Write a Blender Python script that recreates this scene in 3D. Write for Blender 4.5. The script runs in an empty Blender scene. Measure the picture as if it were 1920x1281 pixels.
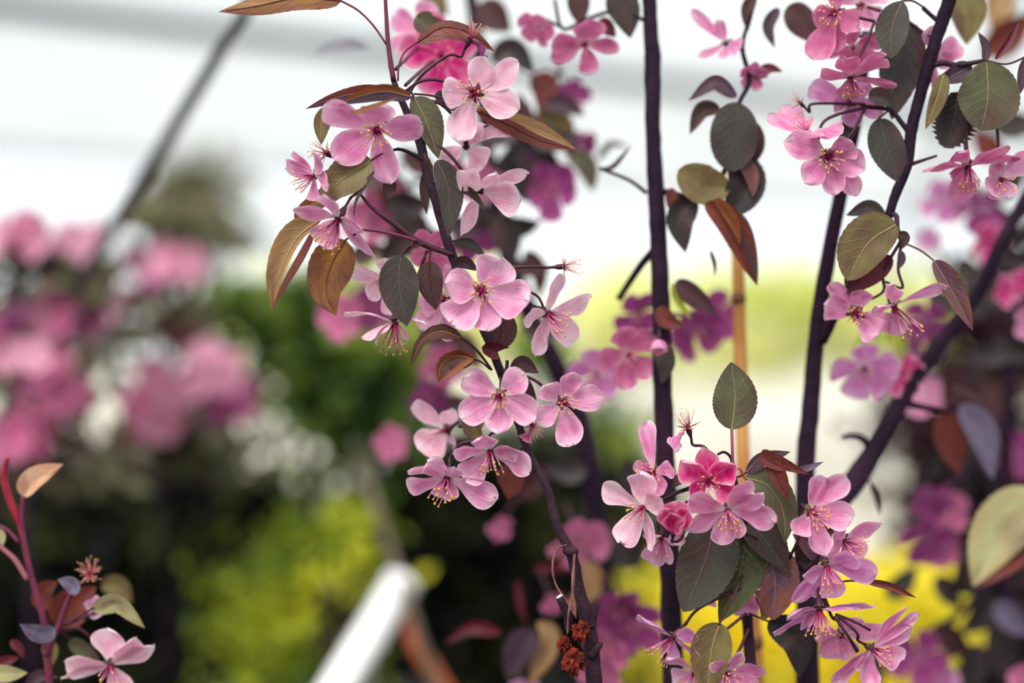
import bpy, math, random
from mathutils import Vector, Matrix, noise
rnd = random.Random(7)
scene = bpy.context.scene

# ------------------------------------------------------------------ camera, sky, sun, exposure
CZ, FD, FW, FH = 1.10, 0.70, 1920.0, 1281.0
K = 0.72 / FW                                   # 36 mm sensor, 50 mm lens: metres per pixel per metre of distance
cam_data = bpy.data.cameras.new('camera')
cam = bpy.data.objects.new('camera', cam_data)
scene.collection.objects.link(cam)
cam.location = (0, 0, CZ)
cam.rotation_euler = (math.radians(90), 0, 0)
cam_data.lens = 50
cam_data.sensor_width = 36
cam_data.clip_start = 0.02
cam_data.clip_end = 200
cam_data.dof.use_dof = True
cam_data.dof.focus_distance = FD
cam_data.dof.aperture_fstop = 1.75
scene.camera = cam

world = bpy.data.worlds.new('overcast_sky')
scene.world = world
world.use_nodes = True
wn, wl = world.node_tree.nodes, world.node_tree.links
wn.clear()
wo = wn.new('ShaderNodeOutputWorld'); wb = wn.new('ShaderNodeBackground')
wt = wn.new('ShaderNodeTexCoord'); ws = wn.new('ShaderNodeSeparateXYZ'); wr = wn.new('ShaderNodeValToRGB')
wl.new(wt.outputs['Generated'], ws.inputs[0]); wl.new(ws.outputs['Z'], wr.inputs[0])
wr.color_ramp.elements[0].position = 0.0; wr.color_ramp.elements[0].color = (0.90, 0.95, 0.97, 1)
wr.color_ramp.elements[1].position = 1.0; wr.color_ramp.elements[1].color = (1.35, 1.38, 1.42, 1)
wl.new(wr.outputs[0], wb.inputs[0]); wb.inputs[1].default_value = 1.0
wl.new(wb.outputs[0], wo.inputs[0])

sun_data = bpy.data.lights.new('sun', 'SUN')
sun = bpy.data.objects.new('sun', sun_data)
scene.collection.objects.link(sun)
sun_data.energy = 2.2
sun_data.angle = math.radians(24)
sun_data.color = (1.0, 0.96, 0.9)
sun.rotation_euler = (math.radians(38), math.radians(-22), 0)

scene.view_settings.view_transform = 'Standard'
scene.view_settings.look = 'None'
scene.view_settings.exposure = 0.38
scene.view_settings.gamma = 1.0
scene.view_settings.use_curve_mapping = False

# ------------------------------------------------------------------ helpers
def S(r, g, b):
    def f(c):
        c /= 255.0
        return c / 12.92 if c <= 0.04045 else ((c + 0.055) / 1.055) ** 2.4
    return (f(r), f(g), f(b), 1.0)

OFF = 0.0                                        # mm, moves a whole sapling back
def sc_at(d):                                    # metres per pixel at d mm behind the focal plane
    return (FD + (d + OFF) / 1000.0) * K

def P(x, y, d=0.0):                              # picture position and distance to a point of the place
    Y = FD + (d + OFF) / 1000.0
    s = Y * K
    return Vector(((x - 960.0) * s, Y, CZ - (y - 640.5) * s))

def IV(x, y, t):                                 # vector: right, down, towards the viewer
    return Vector((x, -t, -y))

WLOC = {}
def mk(name, V, F, mat, parent=None, origin=None, uv=None, smooth=True):
    if origin is None:
        origin = Vector((0, 0, 0))
        for v in V: origin += v
        origin /= max(1, len(V))
    me = bpy.data.meshes.new(name)
    me.from_pydata([tuple(v - origin) for v in V], [], F)
    if smooth:
        me.polygons.foreach_set('use_smooth', [True] * len(me.polygons))
    if uv is not None:
        ul = me.uv_layers.new(name='UVMap')
        idx = [0] * len(me.loops)
        me.loops.foreach_get('vertex_index', idx)
        flat = []
        for i in idx: flat.extend(uv[i])
        ul.data.foreach_set('uv', flat)
    me.materials.append(mat)
    o = bpy.data.objects.new(name, me)
    scene.collection.objects.link(o)
    WLOC[o] = origin.copy()
    if parent is not None:
        o.parent = parent
        o.location = origin - WLOC[parent]
    else:
        o.location = origin
    return o

def thing(name, loc, label, cat, group=None):
    o = bpy.data.objects.new(name, None)
    o.empty_display_size = 0.05
    scene.collection.objects.link(o)
    o.location = loc
    WLOC[o] = Vector(loc)
    tag(o, label, cat, group)
    return o

def tag(o, label, cat, group=None):
    o['label'] = label; o['category'] = cat
    if group: o['group'] = group

def catmull(pts, n):
    if len(pts) == 2:
        return [pts[0].lerp(pts[1], i / n) for i in range(n + 1)]
    out = []
    q = [pts[0] * 2 - pts[1]] + list(pts) + [pts[-1] * 2 - pts[-2]]
    for i in range(1, len(q) - 2):
        a, b, c, d = q[i - 1], q[i], q[i + 1], q[i + 2]
        for k in range(n):
            t = k / n
            out.append(0.5 * ((2 * b) + (c - a) * t + (2 * a - 5 * b + 4 * c - d) * t * t + (3 * b - a - 3 * c + d) * t ** 3))
    out.append(pts[-1].copy())
    return out

def tube_geo(pts, rad, sides=8, V=None, F=None, jit=0.0):
    V = [] if V is None else V
    F = [] if F is None else F
    base = len(V)
    n = len(pts)
    up = Vector((0.31, -0.77, 0.55))
    prev = None
    for i, p in enumerate(pts):
        t = (pts[min(i + 1, n - 1)] - pts[max(i - 1, 0)])
        if t.length < 1e-9: t = Vector((0, 0, 1))
        t.normalize()
        a = (up if prev is None else prev)
        a = a - t * a.dot(t)
        if a.length < 1e-6: a = t.orthogonal()
        a.normalize(); prev = a
        b = t.cross(a)
        r = rad[i]
        for k in range(sides):
            an = 2 * math.pi * k / sides
            rr = r * (1 + jit * (rnd.random() - 0.5)) if jit else r
            V.append(p + (a * math.cos(an) + b * math.sin(an)) * rr)
    for i in range(n - 1):
        for k in range(sides):
            k2 = (k + 1) % sides
            F.append((base + i * sides + k, base + i * sides + k2, base + (i + 1) * sides + k2, base + (i + 1) * sides + k))
    F.append(tuple(base + k for k in reversed(range(sides))))
    F.append(tuple(base + (n - 1) * sides + k for k in range(sides)))
    return V, F

def path(pts):                                   # [(x, y, d, r), ...] -> points and radii
    W = [P(p[0], p[1], p[2]) for p in pts]
    R = [p[3] * sc_at(p[2]) for p in pts]
    return W, R

def tube(name, pts, mat, parent, n=6, sides=8, jit=0.0, VF=None):
    W, R = path(pts)
    C = catmull(W, n)
    m = len(C)
    rr = []
    for i in range(m):
        f = i / (m - 1) * (len(R) - 1)
        j = min(int(f), len(R) - 2)
        rr.append(R[j] + (R[j + 1] - R[j]) * (f - j))
    if VF is not None:
        tube_geo(C, rr, sides, VF[0], VF[1], jit)
        return None
    V, F = tube_geo(C, rr, sides, None, None, jit)
    return mk(name, V, F, mat, parent, W[0])

def blob_geo(c, r, V, F, squash=(1, 1, 1)):      # octahedral blob
    b = len(V)
    for d in ((1, 0, 0), (-1, 0, 0), (0, 1, 0), (0, -1, 0), (0, 0, 1), (0, 0, -1)):
        V.append(c + Vector((d[0] * squash[0], d[1] * squash[1], d[2] * squash[2])) * r)
    for f in ((0, 2, 4), (2, 1, 4), (1, 3, 4), (3, 0, 4), (2, 0, 5), (1, 2, 5), (3, 1, 5), (0, 3, 5)):
        F.append(tuple(b + i for i in f))

# ------------------------------------------------------------------ materials
def new_mat(name):
    m = bpy.data.materials.new(name)
    m.use_nodes = True
    m.node_tree.nodes.clear()
    return m, m.node_tree.nodes, m.node_tree.links

def mixcol(N, L, fac, a, b, blend='MIX'):
    n = N.new('ShaderNodeMix'); n.data_type = 'RGBA'; n.blend_type = blend
    for sock, val in ((n.inputs[0], fac), (n.inputs[6], a), (n.inputs[7], b)):
        if hasattr(val, 'is_output'): L.new(val, sock)
        else: sock.default_value = val
    return n.outputs[2]

def mathn(N, L, op, a, b=None, c=None, clamp=False):
    n = N.new('ShaderNodeMath'); n.operation = op; n.use_clamp = clamp
    for i, v in enumerate((a, b, c)):
        if v is None: continue
        if hasattr(v, 'is_output'): L.new(v, n.inputs[i])
        else: n.inputs[i].default_value = v
    return n.outputs[0]

def ramp(N, L, fac, stops):
    n = N.new('ShaderNodeValToRGB')
    e = n.color_ramp.elements
    e[0].position, e[0].color = stops[0]
    e[1].position, e[1].color = stops[-1]
    for p, c in stops[1:-1]:
        x = e.new(p); x.color = c
    L.new(fac, n.inputs[0])
    return n.outputs[0]

def noise_tex(N, L, vec, scale, detail=2.0, rough=0.5):
    n = N.new('ShaderNodeTexNoise')
    n.inputs['Scale'].default_value = scale; n.inputs['Detail'].default_value = detail; n.inputs['Roughness'].default_value = rough
    if vec is not None: L.new(vec, n.inputs['Vector'])
    return n.outputs['Fac']

def finish(m, N, L, col, rough=0.6, spec=0.3, trans=0.0, tcol=None, bump=None, bstr=0.3, bdist=0.001):
    out = N.new('ShaderNodeOutputMaterial')
    p = N.new('ShaderNodeBsdfPrincipled')
    if hasattr(col, 'is_output'): L.new(col, p.inputs['Base Color'])
    else: p.inputs['Base Color'].default_value = col
    p.inputs['Roughness'].default_value = rough
    p.inputs['Specular IOR Level'].default_value = spec
    if bump is not None:
        b = N.new('ShaderNodeBump'); b.inputs['Strength'].default_value = bstr; b.inputs['Distance'].default_value = bdist
        L.new(bump, b.inputs['Height']); L.new(b.outputs[0], p.inputs['Normal'])
    if trans > 0:
        t = N.new('ShaderNodeBsdfTranslucent')
        tc = col if tcol is None else tcol
        if hasattr(tc, 'is_output'): L.new(tc, t.inputs[0])
        else: t.inputs[0].default_value = tc
        x = N.new('ShaderNodeMixShader'); x.inputs[0].default_value = trans
        L.new(p.outputs[0], x.inputs[1]); L.new(t.outputs[0], x.inputs[2])
        L.new(x.outputs[0], out.inputs[0])
    else:
        L.new(p.outputs[0], out.inputs[0])
    return m

MATS = {}
def plain(key, col, rough=0.6, spec=0.3, trans=0.0, nscale=None, col2=None, bscale=None, bdist=0.001):
    if key in MATS: return MATS[key]
    m, N, L = new_mat(key)
    c, bmp = col, None
    tc = N.new('ShaderNodeTexCoord').outputs['Object']
    if nscale:
        c = ramp(N, L, noise_tex(N, L, tc, nscale, 3), [(0.35, col), (0.65, col2)])
    if bscale:
        bmp = noise_tex(N, L, tc, bscale, 3)
    MATS[key] = finish(m, N, L, c, rough, spec, trans, None, bmp, 0.5, bdist)
    return MATS[key]

PET = {  # base of the petal, body, streaks, margin
    'pale':  (S(250, 228, 226), S(240, 186, 206), S(214, 104, 156), S(253, 230, 236)),
    'mid':   (S(250, 226, 228), S(234, 156, 196), S(206, 72, 146), S(251, 218, 232)),
    'deep':  (S(248, 214, 222), S(232, 140, 188), S(196, 48, 134), S(250, 208, 226)),
    'mauve': (S(240, 196, 216), S(224, 140, 198), S(176, 50, 142), S(244, 198, 224)),  # purpler set, the shade on blossoms put into the petal colour
    'hot':   (S(236, 84, 158), S(222, 38, 134), S(184, 6, 98), S(252, 196, 216)),
    'dusk':  (S(186, 112, 156), S(152, 66, 124), S(118, 30, 94), S(172, 92, 142)),
    'rose':  (S(234, 168, 190), S(208, 108, 152), S(170, 44, 116), S(228, 154, 184)),
    'soft':  (S(244, 198, 212), S(230, 160, 188), S(200, 108, 154), S(242, 190, 208)),
}
def petal_mat(t):
    key = 'petal_' + t
    if key in MATS: return MATS[key]
    m, N, L = new_mat(key)
    base, body, streak, rim = PET[t]
    uvn = N.new('ShaderNodeUVMap').outputs[0]
    sep = N.new('ShaderNodeSeparateXYZ'); L.new(uvn, sep.inputs[0])
    u, v = sep.outputs[0], sep.outputs[1]                      # across (fans out from the claw), along
    oi = N.new('ShaderNodeObjectInfo').outputs['Random']
    def vec(su, sv, so):
        cb = N.new('ShaderNodeCombineXYZ')
        L.new(mathn(N, L, 'MULTIPLY', u, su), cb.inputs[0]); L.new(mathn(N, L, 'MULTIPLY', v, sv), cb.inputs[1]); L.new(mathn(N, L, 'MULTIPLY', oi, so), cb.inputs[2])
        return cb.outputs[0]
    nz = noise_tex(N, L, vec(26.0, 2.0, 57.0), 1.0, 3, 0.6)      # veins
    patch = noise_tex(N, L, vec(2.6, 2.4, 91.0), 1.0, 3, 0.55)   # flushed patches
    e = mathn(N, L, 'ABSOLUTE', mathn(N, L, 'MULTIPLY', mathn(N, L, 'SUBTRACT', u, 0.5), 2.0))
    edge = mathn(N, L, 'MAXIMUM', mathn(N, L, 'POWER', e, 4.0), mathn(N, L, 'POWER', v, 5.0))
    edge = mathn(N, L, 'ADD', mathn(N, L, 'MULTIPLY', edge, 0.95), mathn(N, L, 'MULTIPLY', mathn(N, L, 'SUBTRACT', patch, 0.5), -0.9), clamp=True)
    c = mixcol(N, L, edge, body, rim)
    flush = mathn(N, L, 'MULTIPLY', mathn(N, L, 'SUBTRACT', patch, 0.5, clamp=True), 3.2, clamp=True)
    c = mixcol(N, L, mathn(N, L, 'MULTIPLY', flush, 0.6), c, streak)
    vein = mathn(N, L, 'MULTIPLY', mathn(N, L, 'SUBTRACT', nz, 0.5, clamp=True), 5.0, clamp=True)
    fade = ramp(N, L, v, [(0.05, (0.55,) * 3 + (1,)), (0.3, (0.62,) * 3 + (1,)), (0.95, (0.10,) * 3 + (1,))])
    c = mixcol(N, L, mathn(N, L, 'MULTIPLY', vein, fade), c, streak)
    crease = mathn(N, L, 'MULTIPLY', mathn(N, L, 'SUBTRACT', 1.0, mathn(N, L, 'MULTIPLY', e, 14.0), clamp=True), mathn(N, L, 'SUBTRACT', 0.75, v, clamp=True))
    c = mixcol(N, L, crease, c, rim)
    wb_ = ramp(N, L, v, [(0.06, (1,) * 3 + (1,)), (0.30, (0,) * 3 + (1,))])
    c = mixcol(N, L, mathn(N, L, 'MULTIPLY', wb_, 0.85), c, base)
    MATS[key] = finish(m, N, L, c, 0.55, 0.2, 0.36, None, nz, 0.55, 0.0010)
    return MATS[key]

LEAF = {  # main, second (patches, tip, margin), vein, gloss, share of second
    'green':  (S(98, 104, 70), S(84, 66, 54), S(150, 128, 100), .5, .30),
    'olive':  (S(128, 122, 66), S(112, 78, 58), S(160, 140, 95), .5, .30),
    'dgreen': (S(68, 70, 60), S(66, 50, 54), S(104, 84, 80), .45, .35),
    'grey':   (S(84, 76, 74), S(78, 80, 62), S(128, 104, 100), .5, .40),
    'brown':  (S(86, 52, 48), S(66, 36, 44), S(60, 28, 40), .5, .40),
    'purple': (S(84, 62, 78), S(66, 42, 54), S(120, 90, 100), .5, .40),
    'orange': (S(160, 98, 34), S(120, 54, 38), S(130, 56, 50), .5, .35),
    'amber':  (S(176, 124, 44), S(112, 58, 60), S(104, 46, 52), .5, .40),
    'tan':    (S(186, 156, 108), S(172, 118, 74), S(184, 150, 110), .6, .40),
    'rust':   (S(132, 62, 44), S(102, 40, 38), S(90, 34, 36), .5, .40),
    'red':    (S(112, 26, 42), S(84, 16, 38), S(140, 50, 60), .45, .40),
    'blue':   (S(58, 56, 92), S(150, 90, 52), S(150, 110, 100), .25, .30),
    'pale':   (S(178, 180, 130), S(176, 150, 100), S(190, 180, 140), .6, .25),
    'peach':  (S(250, 206, 168), S(236, 160, 120), S(220, 140, 110), .6, .3),
    'crisp':  (S(104, 66, 52), S(70, 44, 46), S(150, 100, 70), .75, .50),
    'dark':   (S(48, 44, 40), S(46, 34, 40), S(80, 68, 60), .4, .40),
    'glossy': (S(52, 58, 34), S(80, 82, 36), S(110, 104, 60), .16, .35),
    'lime':   (S(196, 208, 64), S(150, 170, 50), S(210, 220, 110), .5, .3),
    'mist':   (S(128, 120, 142), S(96, 76, 104), S(150, 140, 150), .5, .3),
}
def leaf_mat(t):
    key = 'leaf_' + t
    if key in MATS: return MATS[key]
    m, N, L = new_mat(key)
    c1, c2, cv, rough, share = LEAF[t]
    c1, c2, cv = (tuple(q * 0.84 for q in x[:3]) + (1,) for x in (c1, c2, cv))
    uvn = N.new('ShaderNodeUVMap').outputs[0]
    sep = N.new('ShaderNodeSeparateXYZ'); L.new(uvn, sep.inputs[0])
    u, v = sep.outputs[0], sep.outputs[1]
    oi = N.new('ShaderNodeObjectInfo').outputs['Random']
    comb = N.new('ShaderNodeCombineXYZ')
    L.new(u, comb.inputs[0]); L.new(v, comb.inputs[1]); L.new(mathn(N, L, 'MULTIPLY', oi, 37.0), comb.inputs[2])
    nz = noise_tex(N, L, comb.outputs[0], 3.2, 4, 0.6)
    fine = noise_tex(N, L, comb.outputs[0], 26.0, 3, 0.6)
    e = mathn(N, L, 'ABSOLUTE', mathn(N, L, 'SUBTRACT', u, 0.5))
    f = mathn(N, L, 'ADD', mathn(N, L, 'MULTIPLY', mathn(N, L, 'SUBTRACT', nz, 0.5), 2.4),
              mathn(N, L, 'ADD', mathn(N, L, 'MULTIPLY', e, 0.7), mathn(N, L, 'MULTIPLY', v, 0.35)))
    f = mathn(N, L, 'ADD', f, share - 0.35, clamp=True)
    c = mixcol(N, L, f, c1, c2)
    comb3 = N.new('ShaderNodeCombineXYZ')
    L.new(u, comb3.inputs[0]); L.new(v, comb3.inputs[1]); L.new(mathn(N, L, 'MULTIPLY', oi, 71.0), comb3.inputs[2])
    big = noise_tex(N, L, comb3.outputs[0], 1.7, 2, 0.5)
    c = mixcol(N, L, mathn(N, L, 'MULTIPLY', mathn(N, L, 'SUBTRACT', big, 0.48, clamp=True), 3.0, clamp=True), c, tuple(0.5 * q for q in S(112, 66, 62)[:3]) + (1,))
    # side veins run forward from the midrib
    ph = mathn(N, L, 'MULTIPLY', mathn(N, L, 'SUBTRACT', v, mathn(N, L, 'MULTIPLY', e, 0.55)), 44.0)
    ph = mathn(N, L, 'ADD', ph, mathn(N, L, 'MULTIPLY', nz, 7.0))
    w = mathn(N, L, 'POWER', mathn(N, L, 'MULTIPLY', mathn(N, L, 'ADD', mathn(N, L, 'SINE', ph), 1.0), 0.5), 22.0)
    c = mixcol(N, L, mathn(N, L, 'MULTIPLY', w, 0.20), c, cv)
    c = mixcol(N, L, mathn(N, L, 'MULTIPLY', fine, 0.35), c, c2)
    hgt = mathn(N, L, 'SUBTRACT', mathn(N, L, 'MULTIPLY', fine, 0.4), w)
    MATS[key] = finish(m, N, L, c, rough, 0.35, 0.22 if t not in ('dark', 'blue', 'glossy') else 0.08, None, hgt, 0.3, 0.0006)
    return MATS[key]

def midrib_mat(t):
    return plain('midrib_' + t, LEAF[t][2], 0.6, 0.2)

M_FIL = None
def grad_mat(key, c0, c1):
    if key in MATS: return MATS[key]
    m, N, L = new_mat(key)
    uvn = N.new('ShaderNodeUVMap').outputs[0]
    sep = N.new('ShaderNodeSeparateXYZ'); L.new(uvn, sep.inputs[0])
    c = ramp(N, L, sep.outputs[1], [(0.1, c0), (0.75, c1)])
    MATS[key] = finish(m, N, L, c, 0.6, 0.2, 0.15)
    return MATS[key]

M_STEM = plain('bark_dark_purple', S(38, 24, 38), 0.7, 0.15, nscale=60, col2=S(60, 38, 48), bscale=220, bdist=0.002)
M_BARK = plain('bark_plum', S(46, 26, 44), 0.75, 0.12, nscale=40, col2=S(30, 18, 32), bscale=120, bdist=0.003)
M_TWIG = plain('twig_wine', S(112, 38, 62), 0.5, 0.3, nscale=120, col2=S(88, 30, 56))
M_PED = plain('pedicel_wine', S(74, 26, 44), 0.5, 0.3, nscale=150, col2=S(50, 18, 36))
M_PETI = plain('petiole_rose', S(140, 84, 90), 0.5, 0.3)
M_CALYX = plain('calyx_dark', S(70, 24, 42), 0.6, 0.2)
M_SEPAL = plain('sepal', S(104, 92, 66), 0.6, 0.2, nscale=300, col2=S(90, 40, 52))
M_SEPAL2 = plain('sepal_dry', S(176, 128, 96), 0.6, 0.2, nscale=300, col2=S(140, 70, 70))
M_ANTH = plain('anther_yellow', S(236, 190, 96), 0.6, 0.2, nscale=400, col2=S(214, 150, 70))
M_ANTHD = plain('anther_brown', S(120, 70, 60), 0.6, 0.2)
M_FIL = grad_mat('filament', S(168, 16, 88), S(238, 150, 190))
M_FILD = grad_mat('filament_dry', S(176, 30, 90), S(226, 158, 150))
M_EYE = plain('flower_eye', S(96, 10, 48), 0.6, 0.2)
M_CANE = plain('bamboo', S(206, 150, 84), 0.45, 0.3, nscale=30, col2=S(186, 124, 62))
M_NODE = plain('bamboo_node', S(120, 78, 50), 0.6, 0.2)

# ------------------------------------------------------------------ builders: petals, blossoms, leaves
def petal_geo(c, n, v, W, ptype=0, bow=-0.07, cup=0.14, ruf=0.05, curl=0.0, rows=15, cols=10):
    """a petal from the centre c to c + v; n is the flower axis"""
    L = v.length
    e1 = v / L
    e2 = n.cross(e1)
    if e2.length < 0.05: e2 = e1.orthogonal()
    e2.normalize()
    e3 = e1.cross(e2)
    if e3.dot(n) < 0: e3 = -e3
    ph = rnd.uniform(0, 6.28); ph2 = rnd.uniform(0, 6.28)
    notch = rnd.choice((0.0, 0.03, 0.08, 0.13, 0.05))
    npos = rnd.uniform(-0.45, 0.45)
    skew = rnd.uniform(-0.08, 0.08)
    tw = rnd.uniform(-.42, .42); asym = rnd.uniform(-.12, .12)
    V, F, UV = [], [], []
    for i in range(rows):
        s = 0.03 + 0.97 * (1 - (1 - i / (rows - 1)) ** 1.35)
        if ptype == 0: f = (s ** 0.78) * max(0.0, 1 - s ** 4.2) ** 0.5 * 1.40
        elif ptype == 1: f = (s ** 0.8) * max(0.0, 1 - s ** 2.3) ** 0.62 * 1.72      # more pointed
        else: f = (s ** 0.7) * max(0.0, 1 - s ** 6) ** 0.5 * 1.30                      # blunt and broad
        f = max(f, 0.05)
        for j in range(cols + 1):
            t = -1 + 2 * j / cols
            wv = 1 + 0.05 * math.sin(5 * s + ph + t * 2) + 0.03 * math.sin(13 * s + ph2)
            y = t * 0.5 * W * f * wv + skew * W * math.sin(math.pi * s)
            x = L * s * (1 + 0.035 * noise.noise(Vector((t * 2.5 + ph * 4, 0, ph2))) * s ** 3) * (1 - notch * max(0, 1 - abs(t - npos) * 2.2) * s ** 6) * (1 + 0.012 * math.sin(9 * t + ph) * s)
            z = L * (bow * 4 * s * (1 - s)) + cup * W * (t * t - 0.15) * f * (0.4 + 0.6 * s)
            z += ruf * W * (t * t) * math.sin(7 * s + ph + 1.5 * t) * s + 0.02 * W * math.sin(4 * t + ph2) * s
            z -= 0.035 * W * math.exp(-(t * 5) ** 2) * f                                # crease along the middle
            z += curl * L * s ** 4
            z += 0.030 * L * noise.noise(Vector((t * 2.2 * f + ph * 7, s * 3.0, ph2 * 5))) * (0.3 + s) + 0.010 * L * noise.noise(Vector((t * 7 * f + ph * 3, s * 4, ph2 * 9)))
            z += asym * W * t * f * s
            ca, sa = math.cos(tw * s), math.sin(tw * s)
            V.append(c + e1 * x + e2 * (y * ca - z * sa) + e3 * (y * sa + z * ca))
            UV.append((0.5 + 0.5 * t, s))
    w = cols + 1
    for i in range(rows - 1):
        for j in range(cols):
            F.append((i * w + j, i * w + j + 1, (i + 1) * w + j + 1, (i + 1) * w + j))
    return V, F, UV

def stamen_set(parent, c, n, R, num=16, length=0.46, spread=0.75, dry=False, sides=3, lean=None):
    V, F, UV, AV, AF = [], [], [], [], []
    a = n.orthogonal().normalized(); b = n.cross(a)
    for i in range(num):
        an = 2 * math.pi * (i * 0.381966 + rnd.uniform(-.03, .03))
        sp = spread * math.sqrt((i + 0.7) / num) * rnd.uniform(0.8, 1.15)
        d = (n + (a * math.cos(an) + b * math.sin(an)) * sp)
        if lean is not None: d += lean
        d.normalize()
        Ln = R * length * rnd.uniform(0.72, 1.1)
        bend = (a * rnd.uniform(-1, 1) + b * rnd.uniform(-1, 1)) * 0.10 * Ln
        p0 = c + (a * math.cos(an) + b * math.sin(an)) * R * 0.035
        pts = [p0, p0 + d * Ln * 0.5 + bend, p0 + d * Ln + bend * 0.4]
        r = R * 0.0135
        k0 = len(V)
        tube_geo(catmull(pts, 2), [r * 1.2, r * 1.1, r, r * .9, r * .8], sides, V, F)
        m = (len(V) - k0) // sides
        for q in range(m):
            for _ in range(sides): UV.append((0.5, q / (m - 1)))
        blob_geo(pts[-1], R * rnd.uniform(0.022, 0.031), AV, AF, (1, 1, rnd.uniform(.9, 1.5)))
    # dark eye in the middle
    k0 = len(V)
    blob_geo(c + n * R * 0.03, R * 0.075, V, F)
    UV.extend([(0.5, 0.0)] * (len(V) - k0))
    mk('stamens', V, F, M_FILD if dry else M_FIL, parent, c.copy(), UV)
    mk('anthers', AV, AF, M_ANTH, parent, c.copy())

def sepal_set(parent, c, n, R, rot, length=0.20, out=1.0, dry=False):
    V, F = [], []
    a = n.orthogonal().normalized(); b = n.cross(a)
    for i in range(5):
        an = rot + 2 * math.pi * i / 5
        d = (a * math.cos(an) + b * math.sin(an)) * out + n * (0.15 if out > .5 else -0.4)
        d.normalize()
        s = d.cross(n); s = s.normalized() if s.length > .01 else a
        k = len(V)
        Ls = R * length * rnd.uniform(.85, 1.15); w = R * 0.07
        up = d.cross(s) * R * 0.02
        V += [c + s * w * .7, c - s * w * .7, c + d * Ls * .45 + s * w + up, c + d * Ls * .45 - s * w + up, c + d * Ls,
              c + s * w * .7 - up, c - s * w * .7 - up, c + d * Ls * .45 + s * w - up * .3, c + d * Ls * .45 - s * w - up * .3]
        F += [(k, k + 1, k + 3, k + 2), (k + 2, k + 3, k + 4), (k + 6, k + 5, k + 7, k + 8), (k + 8, k + 7, k + 4),
              (k, k + 2, k + 7, k + 5), (k + 1, k + 6, k + 8, k + 3), (k + 2, k + 4, k + 7), (k + 3, k + 8, k + 4)]
    mk('sepals', V, F, M_SEPAL2 if dry else M_SEPAL, parent, c.copy())

def stalk(name, T, c, n, R, ped, prad, mat=None, urn=1.0):
    """receptacle with its stalk: the body of a blossom"""
    V, F = [], []
    ctrs = [c + n * R * 0.04, c - n * R * 0.06, c - n * R * 0.16, c - n * R * 0.27, c - n * R * 0.33]
    tube_geo(ctrs, [R * .06 * urn, R * .085 * urn, R * .08 * urn, R * .045 * urn, prad], 8, V, F)
    if ped:
        W = [P(*p) for p in ped]                    # from the twig to the flower
        pts = [ctrs[-1], ctrs[-1] - n * R * 0.22] + [w for w in reversed(W)]
        C = catmull(pts, 5)
        tube_geo(C, [prad * (1 + 0.25 * i / len(C)) for i in range(len(C))], 6, V, F)
    return mk(name, V, F, mat or M_PED, T, c.copy())

def bl(T, c, n, tips, tint='mid', ped=None, W=0.80, R=None, cup=0.22, st=0.46, sp=0.75, num=16, name='blossom',
       bow=-0.07, pcup=0.14, sep=True, lean=None, pt=None, label=None, curl=0.0, prad=2.6):
    s = sc_at(c[2])
    C = P(*c)
    nn = Vector(n).normalized()
    N3 = IV(*nn)
    proj = [math.hypot(t[0] - c[0], t[1] - c[1]) for t in tips]
    R = R or max(proj)
    ob = stalk(name, T, C, N3, R * s, ped, prad * s)
    if label: ob['label'] = label
    for t, p in zip(tips, proj):
        dx, dy = t[0] - c[0], t[1] - c[1]
        if len(t) > 3 and t[3] is not None:
            dt = t[3]
        else:
            dt = (cup * R - nn.x * dx - nn.y * dy) / (nn.z if abs(nn.z) > .15 else .15)
            lim = math.sqrt(max(0.0, (R * 1.08) ** 2 - p * p))
            dt = max(-lim, min(lim, dt))
        v = IV(dx, dy, dt) * s
        w = (t[2] * s) if len(t) > 2 and t[2] else W * min(v.length, R * s)
        base = C + v * 0.03
        V, F, UV = petal_geo(base, N3, v * 0.97, w, pt if pt is not None else rnd.choice((0, 0, 2, 1, 1)),
                             bow * rnd.uniform(.2, 1.9), pcup * rnd.uniform(.5, 1.7), 0.11, curl if curl else rnd.choice((0, 0, -.10, -.05, .06)))
        mk('petal', V, F, petal_mat(tint), ob, C.copy(), UV)
    if num: stamen_set(ob, C + N3 * R * s * 0.03, N3, R * s, num, st, sp, lean=IV(*lean) if lean else None)
    if sep: sepal_set(ob, C + N3 * R * s * (0.012 if nn.z > .93 else -0.07), N3, R * s, rnd.uniform(0, 6))
    return ob

def auto(T, c, R, n=(0, 0, 1), roll=0.0, tint='rose', ped=None, cup=0.3, W=0.84, num=10, name='blossom', np=5, **k):
    """a blossom of five even petals"""
    s = sc_at(c[2])
    C = P(*c)
    nn = Vector(n).normalized()
    N3 = IV(*nn)
    ob = stalk(name, T, C, N3, R * s, ped, 2.6 * s)
    a = N3.orthogonal().normalized(); b = N3.cross(a)
    for i in range(np):
        an = roll + 2 * math.pi * i / np + rnd.uniform(-.12, .12)
        v = (a * math.cos(an) + b * math.sin(an)) * math.cos(cup) + N3 * math.sin(cup)
        v = v * R * s * rnd.uniform(.88, 1.06)
        V, F, UV = petal_geo(C + v * .03, N3, v * .97, W * R * s, rnd.choice((0, 0, 2, 1)), rnd.uniform(-.12, 0), 0.15, 0.07, rows=8, cols=6)
        mk('petal', V, F, petal_mat(tint), ob, C.copy(), UV)
    if num: stamen_set(ob, C + N3 * R * s * 0.03, N3, R * s, num, 0.44, 0.7)
    return ob

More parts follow.
